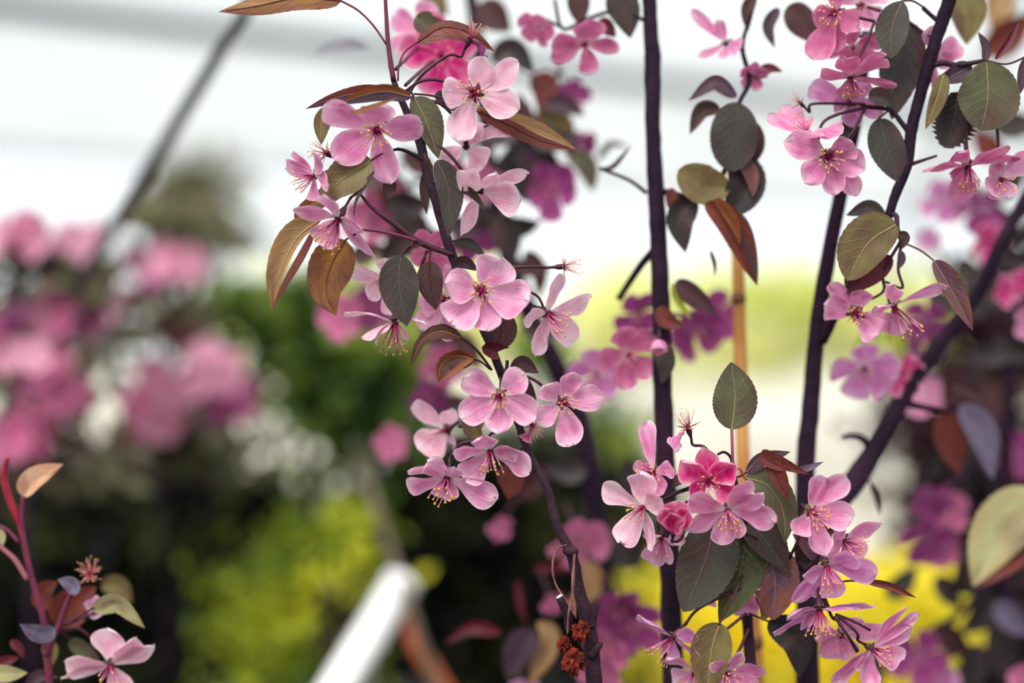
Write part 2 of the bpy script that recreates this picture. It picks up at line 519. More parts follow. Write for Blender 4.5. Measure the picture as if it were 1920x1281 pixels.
def spent(T, c, n, R, ped=None, num=16, length=0.8, spread=0.7, shrivel=None, tint='deep', label=None, sepl=0.62, dark=False):
    """a blossom that has dropped its petals: stamens, sepals, sometimes a crumpled petal"""
    s = sc_at(c[2])
    C = P(*c)
    N3 = IV(*Vector(n).normalized())
    ob = stalk('spent_blossom', T, C, N3, R * s * 1.6, ped, 2.6 * s)
    if label: ob['label'] = label
    stamen_set(ob, C, N3, R * s, num, length, spread, dry=True, sides=4)
    sepal_set(ob, C, N3, R * s, rnd.uniform(0, 6), sepl, 1.0, dry=True)
    if shrivel:
        for (x, y, w) in shrivel:
            v = IV(x - c[0], y - c[1], rnd.uniform(-4, 6)) * s
            V, F, UV = petal_geo(C, N3, v, w * s, 1, 0.1, 0.5, 0.5, rows=14, cols=8)
            q = R * s * 0.10
            for i, p in enumerate(V):
                g = noise.noise_vector(p * 900.0)
                V[i] = p + g * q
            mk('shrivelled_petal', V, F, petal_mat(tint), ob, C.copy(), UV)
    return ob

def lf(T, pts, w, col, d=0.0, roll=0.0, fold=14.0, pet=None, rib=True, wave=0.05, serr=0.03, name='leaf', tip=1.0, rows=30,
       droop=0.0, label=None, prad=2.0, pmat=None, minuscol=None, wide=0.42, crinkle=0.007):
    """leaf blade along picture points (base first); w = half widths (plus, minus) in pixels"""
    if not isinstance(w, (tuple, list)): w = (w, w)
    q = [Vector((p[0], p[1], d + (p[2] if len(p) > 2 else 0.0))) for p in pts]
    C = catmull([P(*p) for p in q], max(4, rows // (len(q) - 1)))
    m = len(C)
    s = sc_at(q[0].z)
    Ltot = sum((C[i + 1] - C[i]).length for i in range(m - 1))
    cr, sr = math.cos(math.radians(roll)), math.sin(math.radians(roll))
    cf, sf = math.cos(math.radians(fold)), math.sin(math.radians(fold))
    tow0 = Vector((0, -1, 0))
    ph = rnd.uniform(0, 6.28)
    V, F, UV = [], [], []
    cols = 10
    rib_pts = []
    acc = 0.0
    for i in range(m):
        if i: acc += (C[i] - C[i - 1]).length
        v = acc / Ltot
        t = (C[min(i + 1, m - 1)] - C[max(i - 1, 0)]).normalized()
        # image-plane side vector: T=(x,-,z) -> plus side
        side = Vector((-t.z, 0, t.x))
        side = side - t * side.dot(t)
        if side.length < 1e-6: side = Vector((1, 0, 0))
        side.normalize()
        tow = side.cross(t)
        if tow.dot(tow0) < 0: tow = -tow
        sd = side * cr + tow * sr
        nr = tow * cr - side * sr
        a = wide
        f = (v ** (a * 1.3)) * (max(0.0, 1 - v) ** (0.95 * tip))
        mx = (a * 1.3 / (a * 1.3 + 0.95 * tip))
        f /= (mx ** (a * 1.3)) * ((1 - mx) ** (0.95 * tip))
        f = max(f, 0.015)
        tooth = 1 + serr * (((i * 1.0) % 2) - 0.5)
        rib_pts.append(C[i] + nr * 0.0002)
        for j in range(cols + 1):
            tt = -1 + 2 * j / cols
            ww = (w[0] if tt >= 0 else w[1]) * s * f * (tooth if abs(tt) == 1 else 1.0)
            at = abs(tt)
            y = at * ww
            sg = 1 if tt >= 0 else -1
            wv = wave * ww * math.sin(9 * v + ph + sg) * at * at
            cz = crinkle * 60 * s * math.cos(44 * (v - 0.275 * at)) * at * (1 - at * .5) * min(1, f)
            p = C[i] + sd * (sg * y * cf) + nr * (y * sf + wv + cz) - nr * (droop * ww * at * at)
            V.append(p); UV.append((0.5 + 0.5 * tt, v))
    wd = cols + 1
    for i in range(m - 1):
        for j in range(cols):
            F.append((i * wd + j, i * wd + j + 1, (i + 1) * wd + j + 1, (i + 1) * wd + j))
    ob = mk(name, V, F, leaf_mat(col), T, C[0].copy(), UV)
    if label: ob['label'] = label
    if minuscol:
        ob.data.materials.append(leaf_mat(minuscol))
        k = 0
        for i in range(m - 1):
            for j in range(cols):
                if j < cols // 2: ob.data.polygons[k].material_index = 1
                k += 1
    if rib:
        V2, F2 = tube_geo(rib_pts[: max(3, int(m * .94))], [s * 1.5 * (1 - .75 * i / m) for i in range(max(3, int(m * .94)))], 5)
        mk('midrib', V2, F2, midrib_mat(col), ob, C[0].copy())
    if pet:
        W = [P(*p) for p in pet] + [C[0], C[0].lerp(C[1], .5)]
        pc = catmull(W, 5)
        V3, F3 = tube_geo(pc, [prad * s] * len(pc), 6)
        mk('petiole', V3, F3, pmat or M_PED, ob, C[0].copy())
    return ob

def bud(T, c, n, R, ped=None, tint='hot'):
    s = sc_at(c[2]); C = P(*c); N3 = IV(*Vector(n).normalized())
    ob = stalk('flower_bud', T, C, N3, R * s * 1.4, ped, 2.4 * s)
    a = N3.orthogonal().normalized(); b = N3.cross(a)
    for i in range(4):
        an = 2 * math.pi * i / 4 + .3
        v = (a * math.cos(an) + b * math.sin(an)) * .38 + N3
        V, F, UV = petal_geo(C, -(a * math.cos(an) + b * math.sin(an)), v * R * s * 1.5, R * s * 1.7, 0, -0.28, 0.3, .02, rows=9, cols=6)
        mk('petal', V, F, petal_mat(tint), ob, C.copy(), UV)
    return ob

def sapling(label, x, y, d, name='crabapple_sapling', cat='sapling'):
    p = P(x, y, d)
    return thing(name, (p.x, p.y, 0.0), label, cat)

def to_ground(x, y, d, r, dx=0):
    """two more points that carry a stem from the picture's bottom to the floor"""
    Y = FD + (d + OFF) / 1000.0
    yg = 640.5 + CZ / (Y * K)
    out, q = [], 70.0
    while y + q < yg - q:
        out.append((x + dx * q / (yg - y), y + q, d, r * (1 + .4 * q / (yg - y))))
        q *= 1.9
    return out + [(x + dx, yg + 3, d, r * 1.4)]

# ------------------------------------------------------------------ the setting
def struct(o): o['kind'] = 'structure'; return o

A0 = Vector((-1.44, 4.0, 0)); WD = Vector((2.116, 1.30, 0)).normalized(); WN = Vector((WD.y, -WD.x, 0))   # foot of the tunnel side, its run, its inward normal
def wallpt(u, inward, z): return A0 + WD * u + WN * inward + Vector((0, 0, z))

M_FLOOR = plain('floor_dark_fabric', S(44, 40, 42), 0.8, 0.2, nscale=9, col2=S(30, 27, 30), bscale=60, bdist=0.004)
M_GRAVEL = plain('pale_gravel', S(224, 220, 204), 0.9, 0.1, nscale=0.4, col2=S(146, 139, 124), bscale=30, bdist=0.01)
fl = [A0 + WD * -14, A0 + WD * 26, A0 + WD * 26 + WN * 16, A0 + WD * -14 + WN * 16]
struct(mk('floor', [v + Vector((0, 0, z)) for z in (0, -0.05) for v in fl], [(3, 2, 1, 0), (4, 5, 6, 7), (0, 1, 5, 4), (1, 2, 6, 5), (2, 3, 7, 6), (3, 0, 4, 7)], M_FLOOR, None, Vector((0, 0, 0)), smooth=False))
gl = [A0 + WD * -40 - WN * 60, A0 + WD * 90 - WN * 60, A0 + WD * 90, A0 + WD * -40]
struct(mk('gravel_ground', [v + Vector((0, 0, -0.02)) for v in gl], [(0, 3, 2, 1)], M_GRAVEL, None, None, smooth=False))

# translucent film of the tunnel side, bent over the hoops, its lower edge rolled up to leave an open vent
def arch(a): return (2.9 * (1 - math.cos(a)), 0.55 + 2.6 * math.sin(a))      # inward, height
m, N, L = new_mat('tunnel_film')
tc = N.new('ShaderNodeTexCoord').outputs['Object']
c = ramp(N, L, noise_tex(N, L, tc, 1.3, 3), [(0.3, (0.80, 0.82, 0.82, 1)), (0.7, (0.90, 0.92, 0.92, 1))])
M_FILM = finish(m, N, L, c, 0.5, 0.3, 0.66, None)
V, F = [], []
us = [i * 0.8 - 6 for i in range(34)]
angs = [math.radians(24 + i * 6) for i in range(9)]
for u in us:
    for i, a in enumerate(angs):
        q = arch(a); V.append(wallpt(u, q[0] - 0.02 + 0.012 * math.sin(u * 5 + i), q[1]))
na = len(angs)
for i in range(len(us) - 1):
    for j in range(na - 1):
        F.append((i * na + j, (i + 1) * na + j, (i + 1) * na + j + 1, i * na + j + 1))
struct(mk('wall_left', V, F, M_FILM, None, A0.copy()))

fr = thing('polytunnel_frame', tuple(A0), 'grey steel hoops and rail of the plastic tunnel behind the trees', 'frame')
M_STEEL = plain('hoop_steel', S(84, 80, 86), 0.5, 0.4)
M_RAIL = plain('rail_galvanised', S(88, 98, 104), 0.5, 0.4)
for u in (-1.3, -0.35, 3.4, 5.6):
    C = [wallpt(u, arch(math.radians(a))[0], arch(math.radians(a))[1]) for a in range(-12, 81, 6)]
    V, F = tube_geo(C, [0.016 if u > 0 else .013] * len(C), 8)
    mk('hoop', V, F, M_RAIL, fr, C[0])
aR = math.radians(32.3); q = arch(aR)
V, F = tube_geo([wallpt(u, q[0] + .02, q[1]) for u in us], [0.028] * len(us), 8)
mk('rail', V, F, M_RAIL, fr, wallpt(0, q[0], q[1]))
q = arch(angs[0])
V, F = tube_geo([wallpt(u, q[0] - 0.02, q[1]) for u in us], [0.02] * len(us), 8)
mk('rolled_film', V, F, M_FILM, fr, wallpt(0, q[0], q[1]))

# ------------------------------------------------------------------ leafy masses far behind, out of focus
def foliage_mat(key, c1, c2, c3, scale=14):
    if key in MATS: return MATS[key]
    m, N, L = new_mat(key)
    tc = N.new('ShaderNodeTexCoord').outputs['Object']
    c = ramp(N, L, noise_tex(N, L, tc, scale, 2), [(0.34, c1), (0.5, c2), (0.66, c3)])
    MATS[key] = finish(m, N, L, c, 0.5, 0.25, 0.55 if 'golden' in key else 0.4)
    return MATS[key]

BK = 0.6                                         # the leafy background stands this much nearer
def bk(d): return d * BK if d < 2000 else d

def scatter(name, parent, blobs, mat, size=0.03, up=0.2):
    V, F = [], []
    for (x, y, d, rx, ry, rd, num) in blobs:
        if d < 2000: size_, num, rd = size * 0.62, int(num * 1.5), rd * 0.8
        else: size_ = size
        d = bk(d)
        s = sc_at(d)
        C = P(x, y, d)
        for _ in range(num):
            while True:
                a = Vector((rnd.uniform(-1, 1), rnd.uniform(-1, 1), rnd.uniform(-1, 1)))
                if a.length < 1: break
            if d < 2000: a = Vector((rnd.gauss(0, .52), max(-.6, min(.6, rnd.gauss(0, .3))), rnd.gauss(0, .52)))
            p = C + Vector((a.x * rx * s, a.y * rd / 1000.0, a.z * ry * s))
            if p.z < 0.01: p.z = 0.01 + rnd.random() * .05
            dr = Vector((rnd.gauss(0, 1), rnd.gauss(0, 1), rnd.gauss(up, 1))).normalized()
            sd = dr.cross(Vector((rnd.gauss(0, 1), rnd.gauss(0, 1), rnd.gauss(0, 1)))).normalized()
            nr = dr.cross(sd)
            L_ = size_ * rnd.uniform(.6, 1.3); w = L_ * .3
            k = len(V)
            V += [p, p + dr * L_ * .45 + sd * w + nr * w * .3, p + dr * L_, p + dr * L_ * .45 - sd * w + nr * w * .3]
            F += [(k, k + 1, k + 2), (k, k + 2, k + 3)]
    o = mk(name, V, F, mat, parent, None, smooth=False)
    o['kind'] = 'stuff'
    return o

def shrub(name, label, base, blobs, mat, size=0.03, cat='shrub', trunk=0.012, stems=3):
    base = (base[0], base[1], bk(base[2]))
    b = P(*base)
    T = thing(name, (b.x, b.y, 0), label, cat)
    for (x, y, d, rx, ry, rd, num) in blobs[:stems]:
        top = P(x, y, bk(d))
        g = Vector((b.x + rnd.uniform(-.02, .02), b.y + rnd.uniform(-.02, .02), 0))
        V, F = tube_geo(catmull([g, g.lerp(top, .5) + Vector((rnd.uniform(-.03, .03), 0, 0.05)), top], 5), [trunk * (1 - .06 * i) for i in range(11)], 6)
        mk('stem', V, F, M_STEM, T, g)
    scatter('foliage', T, blobs, mat, size)
    return T

G_HEDGE = foliage_mat('hedge_leaf', S(228, 230, 130), S(240, 240, 190), S(214, 220, 110), 1.5)
G_FOREST = foliage_mat('conifer_leaf', S(36, 58, 30), S(96, 128, 52), S(186, 198, 96))
G_DEEP = foliage_mat('deep_shade_leaf', S(14, 14, 16), S(30, 34, 26), S(78, 84, 40))  # near-black leaf colours imitate the shade deep between the shrubs
G_LIME = foliage_mat('lime_leaf', S(60, 84, 26), S(150, 166, 44), S(224, 220, 56))
G_GOLD = foliage_mat('golden_leaf', S(254, 236, 44), S(255, 244, 90), S(226, 216, 50))
G_PLUM = foliage_mat('plum_leaf', S(30, 16, 28), S(54, 28, 44), S(110, 56, 66))
G_MIX = foliage_mat('bronze_leaf', S(70, 46, 64), S(134, 138, 100), S(126, 78, 86))

# bright hedge outside the tunnel
hb = thing('hedge', (3.0, 10.5, 0), 'sunlit yellow-green hedge blurred beyond the gravel', 'hedge')
scatter('foliage', hb, [(x, y, 9600, 95, 62, 500, 420) for x, y in ((1180, 612), (1330, 612), (1480, 606), (1640, 616), (1800, 610), (1950, 610), (560, 600), (700, 606), (860, 604))], G_HEDGE, 0.32)

shrub('conifer', 'dark green bushy conifer left of the hanging blossom branch', (640, 900, 1420),
      [(640, 690, 1420, 150, 130, 160, 900), (720, 640, 1420, 90, 70, 120, 300), (560, 600, 1420, 100, 50, 140, 320), (470, 575, 1420, 80, 30, 140, 160), (690, 790, 1420, 90, 60, 120, 260)], G_FOREST, 0.045)
shrub('lime_shrub', 'yellow-green shrub beside the white pipe at the bottom', (560, 1200, 1120),
      [(590, 1060, 1120, 120, 110, 120, 260), (500, 1180, 1120, 120, 110, 120, 230), (640, 990, 1120, 80, 50, 100, 100), (560, 1270, 1120, 130, 60, 120, 150)], G_LIME, 0.032)
shrub('dark_shrub', 'evergreen shrub coloured almost black as the shaded depth at the lower left', (250, 1300, 1720),
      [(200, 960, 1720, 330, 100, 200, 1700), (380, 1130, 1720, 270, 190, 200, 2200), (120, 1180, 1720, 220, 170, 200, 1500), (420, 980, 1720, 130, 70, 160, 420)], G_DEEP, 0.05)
shrub('dark_shrub', 'evergreen coloured near black like deep shade behind the lower middle of the branch', (900, 1300, 1720),
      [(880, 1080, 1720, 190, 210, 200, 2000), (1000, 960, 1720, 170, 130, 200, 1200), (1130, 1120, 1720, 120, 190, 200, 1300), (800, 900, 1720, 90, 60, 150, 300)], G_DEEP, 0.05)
shrub('conifer', 'mid-green bush glimpsed between the middle branch and the lower right cluster', (1000, 1100, 1960),
      [(1130, 860, 1960, 90, 110, 120, 420), (960, 900, 1960, 110, 70, 120, 300), (1010, 660, 1960, 60, 50, 100, 90), (780, 930, 1960, 90, 60, 120, 160)], G_FOREST, 0.045)
shrub('golden_shrub', 'bright golden-yellow shrub behind the lower right blossoms', (1450, 1400, 1300),
      [(1290, 1170, 1300, 90, 110, 140, 520), (1620, 1172, 1300, 120, 96, 160, 820), (1750, 1140, 1300, 60, 70, 120, 300), (1560, 1260, 1300, 140, 70, 140, 600), (1440, 1180, 1300, 80, 90, 140, 360)], G_GOLD, 0.035)
shrub('dark_shrub', 'blackish plum shrub filling the lower right corner', (1850, 1400, 1580),
      [(1830, 1180, 1580, 140, 150, 160, 1300), (1850, 960, 1580, 120, 110, 160, 800), (1800, 800, 1580, 120, 90, 160, 500), (1900, 620, 1580, 110, 120, 160, 600)], G_PLUM, 0.05)
shrub('conifer', 'pale dusty green bush high in the left distance', (350, 560, 2600),
      [(330, 395, 2700, 80, 60, 160, 240), (390, 340, 2900, 70, 50, 160, 120), (420, 440, 2600, 90, 50, 160, 150)], foliage_mat('dusty_leaf', S(70, 80, 56), S(150, 150, 108), S(110, 84, 76)), 0.06)

# blurred crabapple trees on the left: branches, leaves, countable blossoms
def far_tree(label, base, limbs, spots, leaves, tints, rblossom):
    base = (base[0], base[1], bk(base[2]))
    b = P(*base)
    T = thing('crabapple_tree', (b.x, b.y, 0), label, 'tree')
    for L_ in limbs:
        tube('branch', [(q[0], q[1], bk(q[2]), q[3]) for q in L_], M_BARK, T, sides=7)
    for (x, y, d) in spots:
        d = bk(d)
        s = sc_at(d)
        nn = Vector((rnd.uniform(-.7, .7), rnd.uniform(-.7, .4), rnd.uniform(.4, 1)))
        auto(T, (x, y, d), rblossom / (s * 1000) * rnd.uniform(.85, 1.15), nn, rnd.uniform(0, 6), rnd.choice(tints), num=0)
    scatter('foliage', T, leaves, G_MIX, 0.05)
    return T

def around(x, y, d, rx, ry, rd, n):
    return [(x + rnd.uniform(-1, 1) * rx, y + rnd.uniform(-1, 1) * ry, d + rnd.uniform(-1, 1) * rd) for _ in range(n)]

sp = around(100, 690, 840, 60, 90, 60, 9) + around(45, 430, 800, 40, 24, 40, 6) + around(30, 640, 800, 40, 40, 60, 9) + around(80, 720, 800, 40, 60, 60, 10) + around(40, 820, 800, 50, 30, 60, 7) + around(140, 470, 850, 20, 20, 60, 2) + around(110, 590, 850, 40, 30, 60, 4)
far_tree('blurred pink crabapple tree at the far left edge', (60, 1100, 800),
         [[(60, 1281, 800, 9)] + [(55, 1000, 800, 8), (50, 800, 800, 7), (40, 600, 800, 5), (30, 400, 800, 3)], [(50, 800, 800, 5), (110, 640, 820, 4), (150, 470, 850, 2)]],
         sp, [(60, 540, 860, 90, 60, 90, 70), (70, 740, 880, 90, 80, 100, 70), (190, 560, 900, 60, 90, 100, 40), (140, 880, 900, 120, 40, 120, 40)], ['soft', 'rose', 'soft', 'rose', 'dusk'], 21)
sp = around(300, 500, 1150, 60, 28, 60, 7) + around(205, 555, 1150, 30, 30, 60, 4) + around(270, 770, 1100, 60, 40, 60, 9) + around(420, 715, 1000, 45, 60, 60, 11) + around(330, 720, 1100, 40, 20, 60, 4) + around(240, 545, 1150, 60, 14, 60, 3)
far_tree('blurred crabapple with purple-pink blossom clumps left of the conifer', (330, 1100, 1150),
         [[(320, 1281, 1150, 7), (310, 1000, 1150, 6), (300, 700, 1150, 5), (320, 420, 1150, 3)], [(305, 800, 1150, 4), (420, 720, 1030, 3)], [(305, 820, 1150, 4), (200, 540, 1150, 3)]],
         sp, [(330, 430, 1200, 80, 50, 90, 80), (330, 610, 1200, 60, 50, 90, 90), (340, 830, 1220, 120, 50, 100, 160), (160, 640, 1200, 40, 90, 90, 40)], ['soft', 'rose', 'soft', 'dusk'], 21)

# thin grey pole leaning across the pale upper left
p1, p0 = P(478, -10, 300), P(168, 500, 500)
dr = (p1 - p0)
g = p0 - dr * (p0.z / dr.z)
V, F = tube_geo([g, p0, p1, p1 + dr * 0.2], [0.0062, 0.0060, 0.0046, 0.0045], 10)
o = mk('leaning_pole', V, F, M_STEEL, None, g); tag(o, 'thin grey pole slanting across the pale upper left', 'pole')

# white pipe, its stake and an orange cane among the shrubs
M_PIPE = plain('white_pipe', S(238, 238, 236), 0.4, 0.4)
W, R = path([(754, 1090, 560, 32), (566, 1400, 460, 38)])
g = W[1] + (W[1] - W[0]) * 0.1
g = W[0] + (W[1] - W[0]) * ((W[0].z) / (W[0].z - W[1].z))
pp = thing('white_pipe', (g.x, g.y, 0), 'thick white plastic pipe leaning at the bottom centre-left', 'pipe')
V, F = tube_geo([g, W[1], W[0]], [R[0]] * 3, 20)
mk('pipe', V, F, M_PIPE, pp, g)
V, F = tube_geo([W[0] - (W[1] - W[0]) * .004, W[0] + (W[1] - W[0]) * .05], [R[0] * 1.06] * 2, 20)
mk('pipe_collar', V, F, M_PIPE, pp, W[0])
W, R = path([(664, 830, 640, 7), (738, 1050, 560, 8)])
g = W[0] + (W[1] - W[0]) * ((W[0].z) / (W[0].z - W[1].z))
V, F = tube_geo([W[0], W[1], g], [R[0], R[1], R[1]], 10)
o = mk('wooden_stake', V, F, plain('stake_wood', S(116, 104, 86), .8, .1, nscale=20, col2=S(78, 70, 62)), None, W[0]); tag(o, 'blurred pale wooden stake standing above the white pipe', 'stake')
W, R = path([(746, 1150, 560, 13), (830, 1290, 520, 15)])
g = W[0] + (W[1] - W[0]) * ((W[0].z) / (W[0].z - W[1].z))
V, F = tube_geo([W[0], W[1], g], [R[0], R[1], R[1]], 10)
o = mk('orange_stake', V, F, plain('stake_orange', S(180, 92, 40), .6, .2, nscale=20, col2=S(140, 60, 46)), None, W[0]); tag(o, 'blurred orange-red stake slanting beside the white pipe', 'stake')

# ------------------------------------------------------------------ the sharp branch down the middle
T = sapling('sharp dark crabapple branch with pale pink blossoms running down the middle', 1112, 1281, 0)
tube('branch', [(721, -40, 2, 3), (724, 30, 2, 3.4), (728, 85, 2, 4), (738, 150, 2, 5), (760, 205, 3, 7), (786, 262, 4, 9), (797, 310, 4, 9), (818, 380, 4, 9), (838, 450, 4, 9),
                (853, 492, 6, 9), (880, 560, 9, 8), (912, 630, 9, 8), (938, 696, 8, 8), (964, 770, 8, 7.5), (990, 845, 5, 7), (1027, 920, 3, 8), (1044, 985, 3, 8.5),
                (1072, 1040, 3, 10), (1086, 1105, 3, 11), (1104, 1180, 3, 14), (1113, 1270, 4, 15)] + to_ground(1113, 1270, 4, 16), M_STEM, T, n=5, sides=10, jit=0.16)
tube('young_shoot', [(738, 150, 1, 5.2), (729, 90, 0, 4.6), (725, 40, 0, 4.0), (721, -30, 0, 3.4)], M_TWIG, T)
tube('twig', [(850, 478, 4, 6), (815, 466, 3, 6), (782, 452, 2, 6), (745, 425, 0, 5), (702, 393, -2, 3.8), (682, 372, -2, 3), (664, 347, -1, 1.6)], M_PED, T, jit=.1)
tube('twig', [(782, 452, 1, 4), (750, 442, 0, 3.2), (712, 434, 0, 3), (676, 430, 0, 2.4)], M_TWIG, T)
tube('twig', [(795, 300, 3, 5), (775, 290, 2, 4), (748, 280, 2, 3), (715, 288, 0, 2)], M_STEM, T)
tube('twig', [(938, 700, 6, 6), (935, 686, 3, 6), (933, 670, 2, 4)], M_STEM, T)
tube('spur', [(944, 705, 4, 4), (950, 690, 2, 3.4), (951, 676, 1, 3)], M_STEM, T)
# curled bud scales at the twig bend
for k in range(4):
    lf(T, [(795 + k * 4, 286 + k * 6), (800 + k * 5, 298 + k * 7), (806 + k * 3, 314 + k * 8)], 4, 'brown', d=-3 - k, roll=30 * k, rib=False, rows=10, name='bud_scale')

# --- leaves of the middle branch
lf(T, [(640, 2), (560, -4), (480, 12), (410, 22)], (24, 30), 'amber', d=0, roll=12, fold=-10, pet=[(725, 84, 0), (700, 48, 0), (672, 20, 0)], pmat=M_TWIG, label='amber leaf reaching left at the very top')
lf(T, [(742, 178), (690, 172), (630, 184), (573, 204)], (14, 14), 'purple', d=-6, roll=-12, fold=8, rib=True, minuscol='rust')
lf(T, [(772, 182), (722, 172), (672, 182), (632, 198)], (17, 15), 'purple', d=-16, roll=-16, fold=10, pet=[(745, 158, 0), (735, 160, -6), (728, 182, -12)], minuscol='orange')
lf(T, [(660, 206, -2), (662, 212, -2), (690, 204, -1), (748, 182, 0)], (6, 6), 'orange', d=-20, roll=-20, rib=False, rows=16)
lf(T, [(626, 200), (604, 228), (602, 272)], (20, 16), 'olive', d=10, roll=0)
lf(T, [(776, 182), (800, 230), (822, 298)], (32, 24), 'green', d=2, roll=-10, fold=12, pet=[(766, 168, 2), (772, 174, 0)])
lf(T, [(697, 300), (640, 338), (596, 381)], (40, 36), 'olive', d=-2, roll=10, fold=12, pet=[(748, 278, 2), (720, 286, 0)])
lf(T, [(702, 320), (684, 350), (668, 380), (663, 412)], (7, 8), 'dgreen', d=-6, roll=50, rib=False, rows=16)
lf(T, [(731, 336), (730, 355), (724, 378)], (14, 13), 'brown', d=6, rows=18, rib=False)
lf(T, [(655, 348), (612, 366), (560, 400), (566, 424)], (20, 16), 'orange', d=14, rib=False)
lf(T, [(603, 410), (556, 448), (524, 514), (510, 582)], (10, 34), 'tan', d=8, roll=-8, fold=16, rib=True)
lf(T, [(590, 424), (560, 480), (532, 530), (508, 583)], (13, 3), 'rust', d=5, roll=10, fold=0, rib=False)
lf(T, [(648, 450), (620, 500), (612, 548), (630, 592)], (44, 42), 'amber', d=16, roll=-6, fold=10, pet=[(678, 432, 0), (664, 440, 1)])
lf(T, [(753, 478), (748, 530), (763, 612)], (38, 38), 'dgreen', d=-8, fold=6, pet=[(800, 458, 2), (768, 462, -4)], wide=.5)
lf(T, [(806, 490), (806, 530), (818, 582)], (26, 24), 'brown', d=0, fold=8, pet=[(812, 468, 2), (806, 478, 0)])
lf(T, [(820, 300), (842, 360), (841, 446)], (30, 22), 'dgreen', d=-9, roll=8, fold=14)
lf(T, [(852, 350), (878, 358), (896, 374), (909, 395)], (10, 8), 'green', d=-4, roll=30, rib=False, rows=18, pet=[(808, 340, 2), (832, 350, -2)])
lf(T, [(800, 320), (798, 360), (800, 402)], (10, 12), 'brown', d=8, rib=False)
lf(T, [(850, 452), (884, 452), (914, 484)], (4, 18), 'dgreen', d=4, roll=20, rib=False, pet=[(842, 462, 4), (846, 456, 4)])
lf(T, [(850, 500), (870, 492), (897, 508)], (16, 12), 'purple', d=2, roll=30, rib=False)
lf(T, [(782, 80), (830, 52), (880, 62), (928, 96)], (14, 26), 'rust', d=4, roll=-14, fold=6, pet=[(746, 152, 0), (748, 122, 0), (760, 96, 2)], pmat=M_TWIG)
lf(T, [(780, 30), (805, 48), (836, 42)], (24, 22), 'green', d=26, roll=0, rib=False)
lf(T, [(890, 206), (950, 226), (1012, 246), (1082, 281)], (20, 10), 'tan', d=10, roll=8, fold=18, pet=[(776, 176, 2), (812, 180, 4), (850, 192, 8)])
lf(T, [(894, 208), (950, 232), (1010, 262), (1080, 281)], (10, 17), 'rust', d=8, roll=-6, fold=2, rib=True)
lf(T, [(816, 176), (840, 190), (862, 214)], (16, 14), 'purple', d=8, rib=False)
lf(T, [(926, 590), (940, 620), (922, 664)], (30, 36), 'brown', d=12, roll=0, fold=8, label='dark wine-brown leaf under the largest blossom')
lf(T, [(936, 672), (924, 664), (914, 652), (956, 652)], (14, 8), 'red', d=-2, roll=30, rib=False, rows=18)
lf(T, [(866, 635), (826, 622), (792, 640), (770, 686)], (18, 14), 'crisp', d=-4, roll=18, fold=26, wave=.3, crinkle=.05, pet=[(922, 694, 4), (900, 664, 0), (882, 646, -2)], prad=2.4)
lf(T, [(890, 674), (856, 668), (828, 684), (822, 718)], (26, 16), 'crisp', d=-6, roll=-12, fold=28, wave=.3, crinkle=.05, pet=[(918, 692, 4), (904, 680, -2)], minuscol='orange')
lf(T, [(888, 672), (866, 684), (840, 704), (822, 717)], (8, 5), 'orange', d=-9, roll=20, rib=False, rows=16)
lf(T, [(958, 700), (980, 678), (1010, 700)], (12, 24), 'brown', d=10, roll=0, rib=False)
lf(T, [(968, 700), (990, 740), (1005, 772)], (16, 18), 'brown', d=16, rib=False)
lf(T, [(950, 870), (958, 905), (952, 936)], (28, 26), 'rust', d=46, rib=False, pet=[(985, 835, 10), (965, 850, 30)])
lf(T, [(900, 770), (885, 800), (905, 830)], (22, 20), 'olive', d=26, rib=False)

# --- blossoms of the middle branch
bl(T, (706, 243, -6), (.10, .42, .9), [(611, 206, 58), (627, 300, 74), (729, 343, 60), (793, 240, 66), (716, 206, 70)], 'deep', [(775, 230, 2), (745, 232, 2)], label='rosy pink blossom under the curled leaf at the upper left')
bl(T, (589, 330, 0), (-.75, .30, .55), [(530, 310, 48), (542, 286, 30), (590, 378, 40), (606, 300, 40), (620, 350, 40)], 'deep', [(668, 352, 0), (630, 345, 2)], st=.62, lean=(-.2, .3, 0))
spent(T, (611, 287, 4), (-.8, -.25, .4), 46, [(664, 346, 0), (640, 310, 4)], num=14, length=.75)
bl(T, (634, 410, -4), (-.35, .72, .5), [(550, 394, 44), (594, 456, 60, -6), (682, 436, 46), (701, 487, 46), (618, 374, 46)], 'mid', [(700, 322, 0), (668, 362, -4)], st=.62, lean=(-.1, .25, 0), label='pink blossom facing down with a spray of yellow stamens')
bl(T, (728, 525, 22), (-.2, .2, .9), [(657, 512, 36), (720, 486, 34), (738, 590, 52), (775, 560, 50), (690, 560, 40)], 'pale', [(782, 452, 2), (752, 480, 12)])
bl(T, (836, 562, 20), (-.3, .2, .9), [(787, 618, 52), (786, 578, 44), (850, 500, 44), (890, 590, 44), (840, 640, 30)], 'mid', [(850, 485, 6)])
bl(T, (741, 605, 14), (-.05, .90, .25), [(650, 587, 30), (680, 634, 58, 18), (705, 640, 52, 26), (768, 640, 44, 10), (800, 600, 44)], 'pale', [(800, 470, 4), (768, 560, 10)], st=.6, lean=(0, .3, 0))
bl(T, (891, 175, -6), (-.10, .12, .98), [(829, 174, 62), (906, 112, 62), (971, 121, 54), (972, 208, 64), (858, 264, 62)], 'pale', [(760, 172, 2), (790, 152, 0), (830, 152, 2)], pt=None, label='palest pink blossom nearest the top of the branch')
bl(T, (874, 275, 14), (.15, .55, -.70), [(966, 244, 42, 10), (908, 312, 66, -16), (824, 300, 50, 0), (855, 245, 50, 30), (910, 240, 50, 30)], 'pale', [(770, 186, 2), (826, 195, 6), (868, 240, 12)], num=0, sep=False, bow=-.12)
